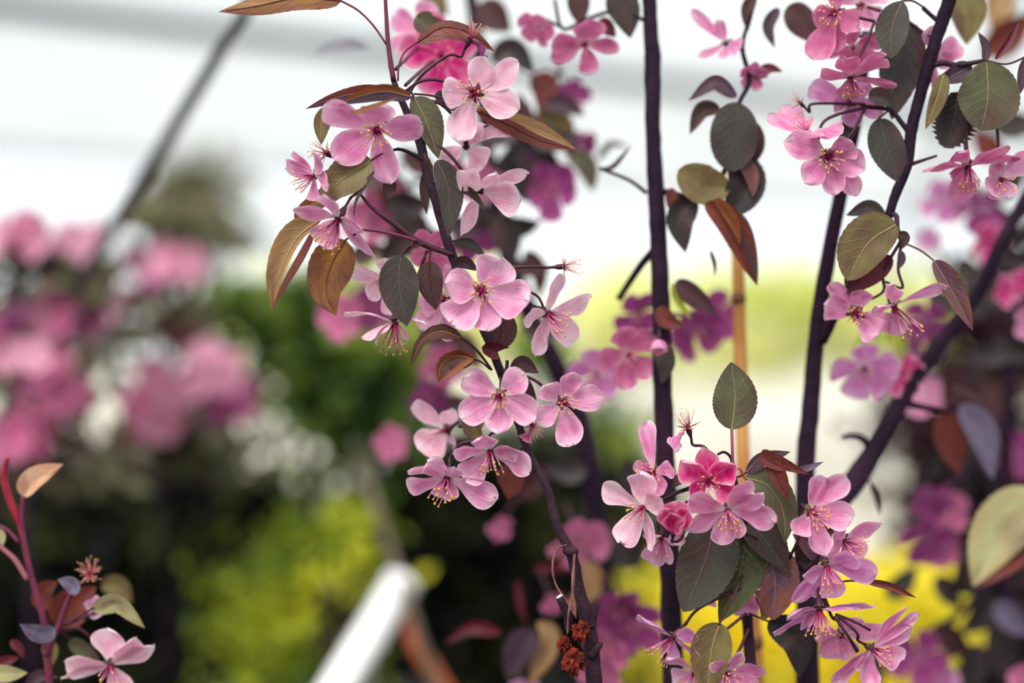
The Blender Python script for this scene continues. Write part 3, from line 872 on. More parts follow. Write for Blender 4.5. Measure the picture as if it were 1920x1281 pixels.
bl(T, (902, 358, 4), (.60, .35, .40), [(991, 322, 34), (977, 372, 74, 22), (864, 441, 48, -8), (872, 338, 52), (930, 330, 44)], 'pale', [(798, 262, 4), (832, 280, 2), (868, 322, 2)], num=0, sep=False)
bl(T, (902, 545, -10), (.02, .08, 1), [(836, 533, 74), (940, 484, 84), (993, 566, 84), (913, 622, 58), (843, 606, 78)], 'mid', [(856, 500, 8)], num=18, st=.34, sp=1.1, W=.9, label='large round pink blossom facing straight out below the dark leaf')
spent(T, (1056, 500, 0), (1, -.05, .25), 40, [(905, 502, 6), (967, 501, 2), (1010, 500, 0)], num=18, length=.85, label='petal-less blossom star on a long red stalk pointing right')
bl(T, (1026, 587, 14), (.55, .35, .55), [(1054, 520, 46), (1113, 562, 46), (1089, 640, 60), (1003, 668, 38), (987, 602, 38), (1020, 646, 24)], 'pale', [(950, 520, 6), (985, 545, 8)], num=14, st=.55, lean=(.2, .3, 0))
tube('pedicel', [(940, 512, 6, 2.6), (980, 540, 8, 2.4), (1008, 556, 12, 2.4), (1020, 578, 14, 2.4)], M_PED, T)
bl(T, (937, 741, -8), (-.02, .16, .98), [(871, 706, 58), (982, 700, 60), (1005, 784, 66), (934, 813, 58), (866, 786, 66)], 'mid', [(940, 706, 6)], st=.40, lean=(-.05, .25, 0), num=18, label='five-petalled pink blossom just below the two crisp brown leaves')
bl(T, (1054, 754, -2), (.12, .1, .98), [(1020, 722, 50), (1006, 790, 44), (1073, 696, 46), (1132, 741, 58), (1069, 836, 58)], 'mid', [(960, 700, 6), (1000, 712, 6)], st=.44, lean=(.25, .1, 0))
spent(T, (998, 798, -2), (.35, .65, .5), 34, [(970, 770, 6)], num=16, length=.85, shrivel=[(978, 824, 26)], tint='rose')
bl(T, (919, 846, -4), (.02, .60, .80), [(850, 850, 50, 8), (902, 813, 58), (972, 852, 48, 4), (994, 888, 54), (871, 904, 62)], 'mid', [(965, 775, 8), (945, 800, 8)], st=.52, lean=(0, .45, 0), label='small pink blossom facing down with long yellow stamens, left of the bare branch')
bl(T, (838, 896, 2), (-.10, .66, .75), [(768, 875, 30), (806, 868, 50), (763, 910, 56), (832, 938, 58), (930, 938, 66), (856, 872, 40)], 'mid', [(930, 830, 8), (870, 830, 8)], st=.5, lean=(-.1, .3, 0))
bl(T, (835, 806, 36), (-.6, .3, .7), [(774, 756, 48, 0), (786, 842, 70, 12), (812, 864, 40, 0), (846, 770, 40, -20), (850, 840, 40, -20)], 'pale', [(960, 760, 10), (900, 786, 24), (862, 800, 32)], num=6)
bl(T, (806, 470, 34), (0, .4, .9), [(770, 490, 40), (800, 520, 40), (845, 505, 40), (840, 440, 40), (785, 435, 40)], 'rose', [(820, 468, 8)], num=8)
auto(T, (826, 104, 70), 86, (.1, .2, .9), .4, 'hot', [(760, 160, 10)])
auto(T, (790, 60, 85), 60, (-.3, -.1, .9), 1.2, 'deep', [(742, 130, 10)])
spent(T, (882, 72, 0), (.45, -.8, .2), 44, [(762, 184, 2), (790, 142, 0), (840, 104, 0)], num=16, length=.85, shrivel=[(906, 112, 26)], tint='dusk', label='petal-less blossom with one shrivelled purple petal near the top')
# dried stalks, stubs and dead buds low on the branch
M_DRY = plain('dry_stalk', S(150, 100, 92), .6, .2, nscale=100, col2=S(90, 50, 60))
tube('dry_stalk', [(1062, 1022, 0, 2), (1044, 1030, -4, 2), (1036, 1062, -6, 2), (1042, 1096, -6, 2), (1062, 1128, -5, 2), (1080, 1158, -3, 2.4)], M_DRY, T)
tube('dry_stalk', [(1076, 1040, -6, 2.4), (1076, 1075, -9, 2.2), (1074, 1110, -10, 2), (1066, 1150, -9, 2), (1064, 1190, -8, 2)], M_DRY, T)
tube('dry_stalk', [(1078, 1040, -7, 2), (1073, 1100, -12, 2), (1080, 1160, -10, 2)], M_DRY, T)
tube('knot', [(1062, 1032, 0, 9), (1074, 1034, -4, 10), (1080, 1034, -6, 7)], M_STEM, T, sides=9, jit=.3)
st_ = tube('stub', [(1068, 1180, 0, 9), (1064, 1155, -4, 8.5), (1050, 1121, -6, 8)], M_STEM, T, sides=10, jit=.1)
W_, R_ = path([(1050, 1120, -6, 7), (1048, 1117, -6, 6.6)])
V, F = tube_geo(W_, R_, 10); mk('cut_end', V, F, plain('cut_wood', S(220, 196, 176), .7, .1), st_, W_[0])
tube('stub', [(1110, 1176, 0, 7), (1114, 1150, -2, 6), (1113, 1130, -2, 4)], M_STEM, T, jit=.2)
tube('stub', [(1108, 1230, 0, 9), (1122, 1212, -2, 7), (1126, 1204, -2, 5)], M_STEM, T, jit=.2)
M_DEAD = plain('dead_bud', S(128, 46, 30), .8, .1, nscale=260, col2=S(38, 14, 20), bscale=300, bdist=.003)
for (x, y, d, r) in ((1089, 1182, -6, 19), (1058, 1206, -4, 14), (1076, 1238, -10, 23)):
    V, F = [], []
    C = P(x, y, d); s = sc_at(d)
    for i in range(46):
        a = Vector((rnd.gauss(0, 1), rnd.gauss(0, 1), rnd.gauss(0, 1))).normalized()
        k = len(V)
        p = C + Vector((a.x, a.y, a.z * 1.2)) * r * s * .72
        t = a.orthogonal().normalized(); b = a.cross(t)
        for q in ((t * 1.0), (b * .7), (-t * 1.0), (-b * .7)): V.append(p + q * r * s * .34)
        V.append(p + (a + Vector((0, 0, -.5))) * r * s * .42); V.append(C.copy())
        F += [(k, k + 1, k + 4), (k + 1, k + 2, k + 4), (k + 2, k + 3, k + 4), (k + 3, k, k + 4), (k + 1, k, k + 5), (k + 2, k + 1, k + 5), (k + 3, k + 2, k + 5), (k, k + 3, k + 5)]
    mk('dead_bud', V, F, M_DEAD, T, C, smooth=False)

# ------------------------------------------------------------------ the cluster at the lower right
T = sapling('sharp crowded cluster of mauve-pink blossoms at the lower right with one upright leaf', 1408, 1281, 10)
tube('branch', [(1374, 868, 4, 4), (1376, 895, 10, 6), (1384, 950, 26, 8), (1394, 1060, 34, 9), (1400, 1140, 36, 10), (1408, 1270, 36, 12)] + to_ground(1408, 1270, 36, 12), M_STEM, T, sides=10, jit=.15)
tube('twig', [(1394, 1050, 34, 6), (1440, 1040, 32, 5), (1490, 1050, 22, 5), (1530, 1090, 12, 5), (1552, 1140, 10, 5)], M_STEM, T)
tube('twig', [(1376, 905, 6, 5), (1330, 905, 10, 5), (1280, 920, 12, 4), (1235, 935, 14, 3.5)], M_STEM, T)
# leaves
lf(T, [(1372, 806), (1378, 745), (1371, 679)], (44, 42), 'green', d=0, fold=10, pet=[(1374, 880, 4), (1373, 840, 0)], prad=3, pmat=M_PETI, wide=.46, tip=.9, crinkle=.03, label='upright round green leaf with a pale midrib and pointed tip')
lf(T, [(1340, 975), (1322, 1050), (1282, 1148)], (62, 54), 'grey', d=6, fold=6, roll=-6, pet=[(1378, 920, 6), (1362, 945, 0)], label='broad grey-purple leaf hanging under the pink half-open blossom', tip=.85)
lf(T, [(1402, 1000), (1384, 1080), (1348, 1168)], (44, 36), 'glossy', d=14, fold=14, crinkle=.06, pet=[(1380, 940, 8), (1395, 970, 6)])
lf(T, [(1350, 1168), (1334, 1220), (1326, 1310)], (38, 40), 'olive', d=-6, fold=8, roll=4, pet=[(1392, 1080, 12), (1370, 1130, 4)], label='mottled brown leaf at the bottom edge of the cluster')
lf(T, [(1394, 968), (1432, 1010), (1478, 1072)], (40, 30), 'dgreen', d=9, roll=6, fold=14, pet=[(1384, 930, 6), (1388, 950, 0)])
lf(T, [(1428, 1018), (1452, 1080), (1449, 1163)], (46, 46), 'blue', d=15, fold=10, pet=[(1394, 1000, 12), (1410, 1005, 4)], tip=.8, label='blue-violet leaf with orange margins in the cluster')
lf(T, [(1396, 896), (1440, 912), (1468, 960), (1472, 1020)], (34, 30), 'green', d=4, roll=-12, fold=8, pet=[(1376, 888, 5), (1386, 878, 2)], pmat=M_PETI)
lf(T, [(1399, 886), (1428, 858), (1482, 847)], (10, 18), 'purple', d=4, roll=0, fold=10, pet=[(1376, 892, 6), (1386, 894, 5)])
lf(T, [(1480, 880), (1450, 868), (1436, 856), (1518, 890)], (14, 16), 'rust', d=-6, roll=10, fold=12, rows=36)
lf(T, [(1440, 860), (1455, 890), (1478, 938)], (20, 14), 'rust', d=-5, roll=10, fold=14)
lf(T, [(1492, 880), (1515, 876), (1544, 866)], (5, 8), 'mist', d=2, rib=False)
lf(T, [(1545, 1050), (1515, 1020), (1486, 1002)], (20, 24), 'blue', d=16, roll=0)
lf(T, [(1500, 1010), (1505, 1050), (1498, 1085)], (20, 16), 'dark', d=20, rib=False)
lf(T, [(1622, 1090), (1665, 1098), (1718, 1121)], (8, 9), 'rust', d=2, fold=30, rib=True, pet=[(1545, 1100, 10), (1585, 1090, 6)])
lf(T, [(1306, 890), (1280, 895), (1258, 915)], (14, 12), 'brown', d=6, rib=False, roll=20)
lf(T, [(1440, 1165), (1490, 1200), (1500, 1272)], (34, 30), 'dark', d=26, rib=False, pet=[(1404, 1150, 16)])
lf(T, [(1420, 1110), (1440, 1130), (1430, 1165)], (18, 20), 'olive', d=18, rib=False)
# blossoms
spent(T, (1290, 802, -2), (-.3, -.9, .3), 42, [(1372, 886, 6), (1340, 862, 0), (1320, 838, -2)], num=20, length=.85, shrivel=[(1266, 846, 26)], tint='deep', label='petal-less blossom with golden anthers above the cluster')
tube('pedicel', [(1374, 880, 4, 3), (1370, 858, 2, 2.8), (1358, 848, 0, 2.6), (1346, 852, -2, 2.6)], M_STEM, T)
bl(T, (1226, 886, 4), (-.45, .15, .85), [(1210, 790, 38), (1190, 868, 40), (1258, 876, 36), (1240, 925, 40), (1215, 920, 30)], 'deep', [(1330, 905, 10), (1262, 892, 10)], st=.4, R=90)
bl(T, (1207, 952, -4), (-.55, .22, .75), [(1129, 916, 50), (1164, 1022, 62), (1196, 884, 70, 20), (1220, 1032, 34), (1240, 930, 56)], 'pale', [(1280, 920, 12), (1235, 940, 8)], st=.42, lean=(-.2, .2, 0), R=84, label='pale blossom at the left end of the lower right cluster')
bl(T, (1240, 1008, 8), (-.1, .7, .5), [(1226, 1066, 56), (1255, 1062, 36), (1275, 1020, 36), (1210, 1000, 36)], 'mid', [(1290, 940, 12)], num=8, st=.8, R=62)
ob = bl(T, (1262, 1000, -14), (-.05, -.55, .75), [(1238, 950, 40, 22), (1268, 938, 52, 10), (1290, 952, 40, 22), (1258, 962, 40, 34), (1282, 972, 34, 32)], 'hot', [(1300, 925, 6), (1280, 1005, -4)], num=0, sep=False, pcup=.4, R=60, pt=2, label='tight hot pink bud opening in front of the cluster')
bl(T, (1268, 985, -6), (0, .6, .7), [(1270, 1022, 36)], 'mid', None, num=0, sep=False, R=40)
bl(T, (1328, 902, -2), (-.12, .22, .95), [(1275, 866, 52, 34), (1318, 840, 50, 22), (1374, 868, 58, 38), (1372, 926, 58, 30), (1290, 934, 50, 30)], 'hot', [(1372, 886, 4)], num=18, st=.55, R=66, pcup=.42, bow=-.16, label='deep magenta cup-shaped blossom at the top of the cluster')
bl(T, (1364, 956, -12), (.0, .52, .85), [(1284, 930, 56), (1286, 996, 48), (1350, 1026, 52), (1386, 1010, 44), (1455, 980, 52), (1424, 926, 50), (1397, 898, 44)], 'deep', [(1376, 905, 4), (1372, 930, -4)], st=.48, R=86, lean=(0, .3, 0), num=20, label='wide mauve-pink blossom in the middle of the cluster, stamens hanging')
bl(T, (1519, 960, -6), (.12, .1, .98), [(1536, 890, 48), (1582, 890, 50), (1598, 968, 62), (1545, 1042, 46), (1488, 1000, 44)], 'deep', [(1480, 1048, 14), (1500, 1000, 8)], st=.44, lean=(.3, .1, 0), num=18, label='mauve-pink blossom with five narrow petals right of the cluster leaves')
bl(T, (1583, 1014, 2), (.35, .25, .9), [(1655, 984, 48), (1548, 1040, 44), (1560, 985, 40), (1620, 1050, 50), (1590, 1070, 40)], 'deep', [(1510, 1070, 12), (1545, 1030, 8)], st=.55, lean=(.3, .1, 0), num=18)
bl(T, (1550, 1063, -10), (.05, .62, .75), [(1641, 1070, 66), (1600, 1040, 50), (1505, 1080, 42), (1495, 1138, 42), (1557, 1128, 66)], 'mauve', [(1520, 1085, 12), (1530, 1060, 2)], st=.52, lean=(.1, .4, 0), num=18)
bl(T, (1537, 1144, -8), (-.02, .85, .45), [(1632, 1130, 44), (1590, 1126, 40), (1468, 1149, 36), (1459, 1199, 44), (1526, 1184, 62)], 'mauve', [(1545, 1110, 10), (1535, 1124, 0)], st=.5, lean=(0, .3, 0), num=18)
bl(T, (1577, 1190, 18), (-.1, .5, .85), [(1652, 1172, 52), (1538, 1232, 60), (1525, 1192, 46), (1600, 1150, 50), (1595, 1235, 46)], 'deep', [(1552, 1140, 10), (1562, 1160, 14)], num=8)
bl(T, (1636, 1218, -6), (.40, .2, .88), [(1697, 1136, 30), (1719, 1147, 30), (1714, 1183, 50), (1698, 1242, 50), (1628, 1290, 46), (1562, 1285, 48), (1598, 1250, 30)], 'deep', [(1567, 1152, 8), (1606, 1186, 2)], num=18, st=.44, lean=(.3, .1, 0), R=82)
tube('pedicel', [(1567, 1152, 8, 2.6), (1600, 1165, 4, 2.6), (1632, 1182, 4, 2.6)], M_PED, T)
tube('pedicel', [(1564, 1156, 8, 2.6), (1588, 1190, 4, 2.6), (1608, 1222, 4, 4)], M_PED, T)
bl(T, (1262, 1196, 12), (-.6, .6, .3), [(1195, 1161, 40), (1302, 1180, 44), (1300, 1215, 40), (1270, 1240, 36)], 'mauve', [(1395, 1100, 14), (1312, 1140, 12), (1285, 1172, 12)], num=14, st=.7, lean=(-.2, .2, 0), R=76)
bl(T, (1302, 1262, 8), (-.5, .6, .5), [(1249, 1232, 50), (1262, 1290, 46), (1310, 1310, 40), (1320, 1225, 40)], 'mid', [(1400, 1150, 16), (1340, 1200, 14)], num=12, st=.6)
bl(T, (1400, 1118, 22), (.0, .8, .4), [(1374, 1130, 40), (1400, 1158, 56), (1434, 1132, 40), (1420, 1100, 30)], 'deep', [(1396, 1090, 15)], num=0)
bl(T, (1320, 1115, 18), (-.3, .7, .4), [(1312, 1140, 30), (1338, 1140, 30), (1300, 1118, 26)], 'deep', [(1390, 1060, 15)], num=0)
bl(T, (1364, 1262, -4), (.2, .35, .9), [(1386, 1220, 34), (1438, 1268, 44), (1418, 1300, 60), (1340, 1310, 46), (1330, 1240, 34)], 'deep', [(1404, 1180, 16), (1376, 1236, 6)], num=14, st=.4)

# ------------------------------------------------------------------ forked sapling at the right
OFF = 16.0
T = sapling('forked dark crabapple sapling at the right with grey-green leaves and blossoms along it', 1512, 1281, 60)
tube('trunk', [(1625, 60, 44, 10), (1612, 180, 44, 11), (1596, 270, 46, 12), (1576, 366, 48, 13), (1550, 500, 50, 14), (1532, 620, 54, 15), (1522, 740, 58, 16), (1510, 880, 62, 18), (1512, 1060, 66, 20), (1514, 1270, 66, 22)] + to_ground(1514, 1270, 66, 22), M_BARK, T, sides=12, jit=.1)
tube('branch', [(1790, -30, 4, 13), (1772, 25, 6, 13), (1757, 68, 6, 12), (1742, 120, 6, 12), (1722, 190, 8, 11), (1708, 250, 8, 11), (1702, 305, 8, 10), (1679, 365, 8, 9), (1662, 415, 10, 8), (1630, 480, 24, 9), (1580, 560, 40, 11), (1540, 640, 54, 12)], M_BARK, T, sides=10, jit=.12)
tube('branch', [(1985, 250, 90, 10), (1922, 372, 90, 11), (1874, 462, 90, 12), (1836, 545, 90, 13), (1750, 660, 90, 14), (1688, 755, 88, 16), (1640, 842, 84, 19), (1606, 895, 78, 22), (1560, 960, 70, 22), (1520, 1050, 66, 20)], M_BARK, T, sides=12, jit=.1)
tube('twig', [(1690, 752, 88, 8), (1720, 762, 90, 7), (1780, 772, 95, 6)], M_BARK, T)
tube('twig', [(1636, 850, 84, 7), (1618, 824, 80, 7), (1596, 818, 78, 6), (1578, 822, 78, 4)], M_BARK, T)
tube('twig', [(1742, 125, 6, 6), (1768, 118, 4, 6), (1795, 122, 2, 5), (1845, 114, -2, 4)], M_STEM, T)
tube('twig', [(1706, 252, 8, 5), (1690, 230, 6, 5), (1668, 206, 6, 4.5), (1625, 200, 4, 4)], M_STEM, T)
tube('twig', [(1708, 308, 8, 4), (1732, 300, 6, 3), (1757, 292, 4, 2.4)], M_STEM, T)
tube('twig', [(1668, 402, 9, 5), (1680, 405, 6, 5), (1682, 430, 4, 5), (1692, 452, 3, 6)], M_STEM, T, jit=.3)
tube('twig', [(1762, 42, 6, 5), (1745, 28, 6, 4), (1730, 14, 6, 4)], M_STEM, T)
lf(T, [(1692, 2), (1672, 52), (1670, 110)], (32, 32), 'grey', d=-2, fold=8, pet=[(1735, 16, 6), (1712, 2, 2)], wide=.55, tip=.8)
lf(T, [(1705, 40), (1690, 120), (1672, 225)], (42, 44), 'dark', d=14, fold=6, pet=[(1745, 70, 8)])
lf(T, [(1648, 222), (1662, 275), (1690, 343)], (34, 34), 'dgreen', d=6, fold=6, pet=[(1668, 206, 6)], tip=.8, label='single dark oval leaf hanging left of the right-hand branch')
lf(T, [(1628, 182), (1650, 182), (1672, 198)], (18, 18), 'dgreen', d=-2, rib=False)
lf(T, [(1605, 212), (1590, 240), (1576, 282)], (18, 16), 'dgreen', d=18, rib=False)
lf(T, [(1849, 114), (1852, 180), (1840, 245)], (60, 58), 'green', d=-6, fold=6, pet=[(1845, 112, -2)], tip=.62, wide=.5, label='big round green leaf with a rosy midrib at the right edge')
lf(T, [(1822, 124), (1795, 138), (1763, 156)], (20, 20), 'purple', d=2, rib=True)
lf(T, [(1770, 138), (1755, 190), (1735, 243)], (18, 16), 'olive', d=0, fold=14, pet=[(1790, 122, 2)])
lf(T, [(1795, 172), (1790, 220), (1772, 278)], (42, 40), 'dark', d=8, fold=6, serr=.35, tip=.6)
lf(T, [(1846, 116), (1848, 90), (1834, 60)], (9, 10), 'purple', d=-4, rib=False)
lf(T, [(1866, 112), (1890, 80), (1913, 32)], (8, 9), 'red', d=0, fold=30, rib=False, label='slender dark red young leaf at the upper right corner')
lf(T, [(1800, -20), (1812, 30), (1812, 84)], (36, 36), 'olive', d=50, rib=False)
lf(T, [(1935, 100), (1918, 130), (1910, 180)], (16, 10), 'purple', d=-4, rib=False, pet=[(1850, 114, -2), (1890, 120, -2)])
lf(T, [(1682, 420), (1628, 456), (1588, 526)], (40, 52), 'olive', d=-4, fold=8, roll=4, pet=[(1690, 446, 3)], tip=.7, label='olive leaf covering the end of the right-hand branch')
lf(T, [(1660, 420), (1630, 388), (1586, 404)], (22, 14), 'dgreen', d=10, rib=False)
lf(T, [(1672, 480), (1630, 516), (1585, 552)], (22, 18), 'red', d=6, rib=False)
lf(T, [(1592, 510), (1600, 540), (1590, 556)], (16, 16), 'brown', d=8, rib=False)
lf(T, [(1750, 488), (1785, 548), (1824, 620)], (26, 18), 'blue', d=2, fold=18, pet=[(1696, 456, 3), (1726, 470, 2)], prad=1.8, label='drooping blue and orange leaf on a thin stalk at the right')
lf(T, [(1688, 470), (1690, 488), (1684, 506)], (8, 8), 'purple', d=0, rib=False)
lf(T, [(1684, 438), (1696, 446), (1690, 468)], (10, 10), 'brown', d=0, rib=False)
lf(T, [(1632, 905), (1645, 935), (1650, 968)], (7, 7), 'dark', d=72, rib=False, pet=[(1618, 880, 76)])
lf(T, [(1960, 930), (1880, 1000), (1824, 1100)], (46, 62), 'pale', d=-100, roll=20, fold=14, pet=[(1985, 250, 90), (2040, 600, -20)], rib=False, label='large blurred pale green leaf with an orange edge at the right border')
lf(T, [(1945, 1030), (1880, 1070), (1830, 1104)], (14, 10), 'rust', d=-104, rib=False)
lf(T, [(1780, 735), (1800, 722), (1850, 750)], (16, 20), 'brown', d=110, rib=False)
lf(T, [(1770, 772), (1780, 830), (1800, 890)], (38, 30), 'rust', d=120, rib=False)
lf(T, [(1800, 760), (1840, 810), (1862, 900)], (30, 30), 'mist', d=110, rib=False)
# blossoms
bl(T, (1552, 293, -2), (-.05, .25, .96), [(1470, 266, 62), (1506, 342, 56), (1567, 366, 50), (1618, 318, 60), (1592, 270, 54), (1614, 362, 40, -20)], 'deep', [(1622, 204, 4), (1590, 260, 2)], st=.42, num=18, label='full pink blossom left of the right-hand branch, facing out')
bl(T, (1514, 250, 2), (-.45, -.65, .4), [(1445, 213, 30), (1476, 190, 48), (1564, 256, 46), (1510, 215, 40), (1530, 262, 30)], 'deep', [(1622, 202, 4), (1570, 215, 4), (1540, 235, 4)], num=8, st=.4)
spent(T, (1500, 193, 6), (-.7, -.6, .2), 30, [(1622, 196, 4), (1560, 194, 6), (1520, 196, 6)], num=8, length=.9)
bl(T, (1594, 146, 2), (-.05, .85, .42), [(1534, 145, 40), (1566, 118, 50), (1640, 128, 50), (1677, 166, 44), (1590, 178, 50)], 'rose', [(1640, 40, 8), (1620, 90, 4), (1605, 112, 2)], st=.45, lean=(0, .2, 0))
bl(T, (1592, 192, 14), (-.2, .3, .9), [(1516, 166, 50), (1560, 196, 40), (1600, 240, 44), (1650, 215, 44), (1620, 160, 44)], 'mauve', [(1625, 200, 6)], num=8)
bl(T, (1566, 24, 4), (-.5, .3, .75), [(1524, 24, 50), (1527, 112, 60), (1570, 98, 40), (1600, 50, 50), (1560, -40, 60)], 'rose', [(1640, 40, 8), (1600, 30, 6)], st=.5, R=86)
bl(T, (1612, 10, 20), (0, .3, .9), [(1640, 50, 60), (1590, 60, 50), (1650, -20, 60), (1570, -20, 60)], 'mid', [(1650, 20, 10)], num=8)
auto(T, (1600, 88, 20), 50, (0, .6, .6), .9, 'rose', [(1650, 60, 10)])
bl(T, (1752, 100, 16), (.5, .1, .8), [(1810, 84, 52), (1790, 118, 40), (1730, 60, 40), (1725, 160, 34), (1745, 180, 30)], 'deep', [(1745, 110, 8)], num=0)
bl(T, (1815, 312, 2), (-.02, .85, .42), [(1725, 323, 40), (1772, 296, 44), (1860, 294, 44), (1892, 308, 34), (1826, 367, 60), (1780, 330, 36)], 'rose', [(1812, 200, 4), (1812, 260, 4), (1814, 286, 4)], st=.5, lean=(0, .3, 0), num=18)
bl(T, (1876, 336, -4), (.1, .5, .8), [(1928, 290, 66), (1890, 370, 60), (1850, 360, 50), (1850, 312, 40)], 'mid', [(1862, 200, 2), (1872, 270, 2)], num=10)
bl(T, (1604, 586, 12), (-.15, .25, .95), [(1548, 530, 34), (1544, 578, 58), (1642, 630, 56), (1694, 618, 46), (1614, 545, 44)], 'deep', [(1690, 450, 4), (1656, 510, 6), (1655, 548, 10)], st=.3, num=14)
bl(T, (1676, 574, 8), (.25, .85, .35), [(1764, 537, 36), (1630, 582, 44), (1700, 620, 36), (1650, 548, 36)], 'deep', [(1690, 455, 4), (1684, 505, 4), (1692, 540, 6)], st=.7, lean=(.4, .2, 0), num=12)
auto(T, (1620, 690, 80), 72, (-.1, .5, .8), .3, 'mauve', [(1690, 740, 88)])
auto(T, (1690, 700, 85), 48, (.3, .2, .8), 1.3, 'hot', [(1700, 740, 88)])

OFF = 0.0
# ------------------------------------------------------------------ tall straight stem, slightly out of focus
T = sapling('tall straight dark crabapple stem, slightly blurred, right of the middle', 1262, 1281, 60)
tube('trunk', [(1216, -40, 62, 13.5), (1220, 60, 62, 13.5), (1224, 120, 62, 16), (1224, 240, 62, 14.5), (1230, 360, 62, 15.5), (1236, 480, 62, 16.5), (1240, 600, 62, 17), (1242, 720, 62, 18), (1248, 860, 62, 18), (1256, 1060, 62, 19), (1262, 1270, 62, 20)] + to_ground(1262, 1270, 62, 20), M_BARK, T, sides=12, jit=.12)
tube('twig', [(1212, 362, 62, 4), (1180, 338, 66, 3.5), (1125, 316, 72, 3)], M_BARK, T)
tube('twig', [(1246, 360, 60, 7), (1290, 368, 55, 6), (1340, 352, 52, 5), (1372, 280, 50, 4), (1384, 200, 50, 4), (1405, 150, 52, 5), (1392, 88, 54, 4), (1410, 20, 55, 3)], M_BARK, T)
tube('twig', [(1226, 470, 62, 8), (1200, 500, 70, 7), (1160, 560, 85, 6)], M_BARK, T)
lf(T, [(1382, 182), (1340, 150), (1290, 190)], (22, 10), 'purple', d=48, rib=False)
lf(T, [(1350, 205), (1315, 206), (1293, 252)], (18, 14), 'brown', d=54, rib=False)
lf(T, [(1378, 192), (1376, 250), (1372, 322)], (46, 46), 'dgreen', d=44, fold=6, rib=False, tip=.6)
lf(T, [(1390, 225), (1410, 270), (1400, 320)], (26, 26), 'brown', d=52, rib=False)
lf(T, [(1375, 290), (1400, 340), (1372, 404)], (36, 40), 'dark', d=50, rib=False, tip=.6)
lf(T, [(1390, 292), (1410, 330), (1412, 370)], (14, 16), 'blue', d=46, rib=False)
lf(T, [(1368, 352), (1318, 352), (1272, 318)], (34, 44), 'olive', d=48, rib=False, tip=.6)
lf(T, [(1300, 368), (1270, 410), (1285, 474)], (34, 22), 'dark', d=54, rib=False)
lf(T, [(1258, 352), (1266, 390), (1290, 380)], (12, 14), 'rust', d=56, rib=False)
lf(T, [(1322, 380), (1368, 430), (1420, 536)], (34, 22), 'rust', d=46, fold=24, rib=False)
lf(T, [(1340, 372), (1372, 420), (1388, 460)], (18, 6), 'orange', d=42, rib=False, roll=20)
lf(T, [(1385, 400), (1402, 460), (1420, 534)], (16, 12), 'brown', d=44, rib=False)
lf(T, [(1332, 470), (1340, 496), (1340, 518)], (4, 4), 'purple', d=50, rib=False)
lf(T, [(1268, 526), (1300, 552), (1345, 590)], (18, 24), 'brown', d=64, rib=False)
lf(T, [(1262, 530), (1268, 560), (1296, 600)], (8, 6), 'lime', d=66, rib=False)
lf(T, [(1236, 640), (1248, 680), (1240, 720)], (20, 20), 'dgreen', d=54, rib=False)
lf(T, [(1235, 575), (1250, 600), (1280, 612)], (18, 18), 'rust', d=52, rib=False)
lf(T, [(1415, -10), (1402, 20), (1402, 60)], (12, 14), 'brown', d=55, rib=False)
lf(T, [(1460, 15), (1440, 50), (1452, 90)], (12, 12), 'purple', d=58, rib=False)
lf(T, [(1478, 10), (1505, 40), (1535, 84)], (26, 34), 'brown', d=60, rib=False)
lf(T, [(1412, 148), (1440, 128), (1468, 134)], (10, 12), 'red', d=52, rib=False)
bl(T, (1362, 82, 52), (-.4, .1, .9), [(1296, 18, 24), (1310, 104, 18), (1345, 40, 26), (1385, 92, 40), (1352, 112, 24)], 'deep', [(1395, 95, 54)], num=0, R=70)
auto(T, (1410, 140, 52), 30, (0, .5, .8), 0, 'rose', None, num=0)
auto(T, (1178, 664, 66), 64, (.05, .35, .9), 1.75, 'rose', [(1228, 620, 62), (1200, 640, 70)])
auto(T, (1120, 700, 120), 60, (-.3, .3, .9), .3, 'mauve', [(1228, 640, 62)])
auto(T, (1300, 620, 160), 62, (.3, .3, .8), .6, 'dusk', [(1250, 600, 66)])
auto(T, (1340, 590, 180), 56, (.2, .1, .9), .1, 'dusk', [(1250, 590, 66)])
auto(T, (1196, 590, 140), 50, (0, .2, .9), .9, 'dusk', [(1226, 570, 66)])
bud(T, (1236, 640, 44), (-.1, .6, .6), 18, [(1236, 610, 60)], 'deep')
bl(T, (1096, 82, 66), (.0, .45, .9), [(1032, 84, 40), (1034, 112, 40), (1098, 44, 70), (1162, 90, 36), (1108, 136, 42)], 'rose', [(1110, 40, 72), (1098, 60, 76)], num=6, R=66)
auto(T, (1010, 50, 74), 44, (-.3, .5, .4), .5, 'rose', [(1055, 52, 74)], num=0)
tube('twig', [(1212, 40, 62, 4), (1160, 20, 70, 4), (1100, 36, 76, 4), (1055, 54, 76, 3.5), (1040, 0, 78, 3)], M_BARK, T)
lf(T, [(1080, -20), (1084, 20), (1090, 50)], (24, 20), 'brown', d=78, rib=False)
lf(T, [(1150, -20), (1172, 20), (1182, 72)], (30, 34), 'dark', d=66, rib=False)
lf(T, [(1120, 40), (1135, 50), (1155, 70)], (16, 16), 'red', d=72, rib=False)
lf(T, [(1122, 318), (1150, 312), (1184, 272)], (5, 5), 'dark', d=74, rib=False)

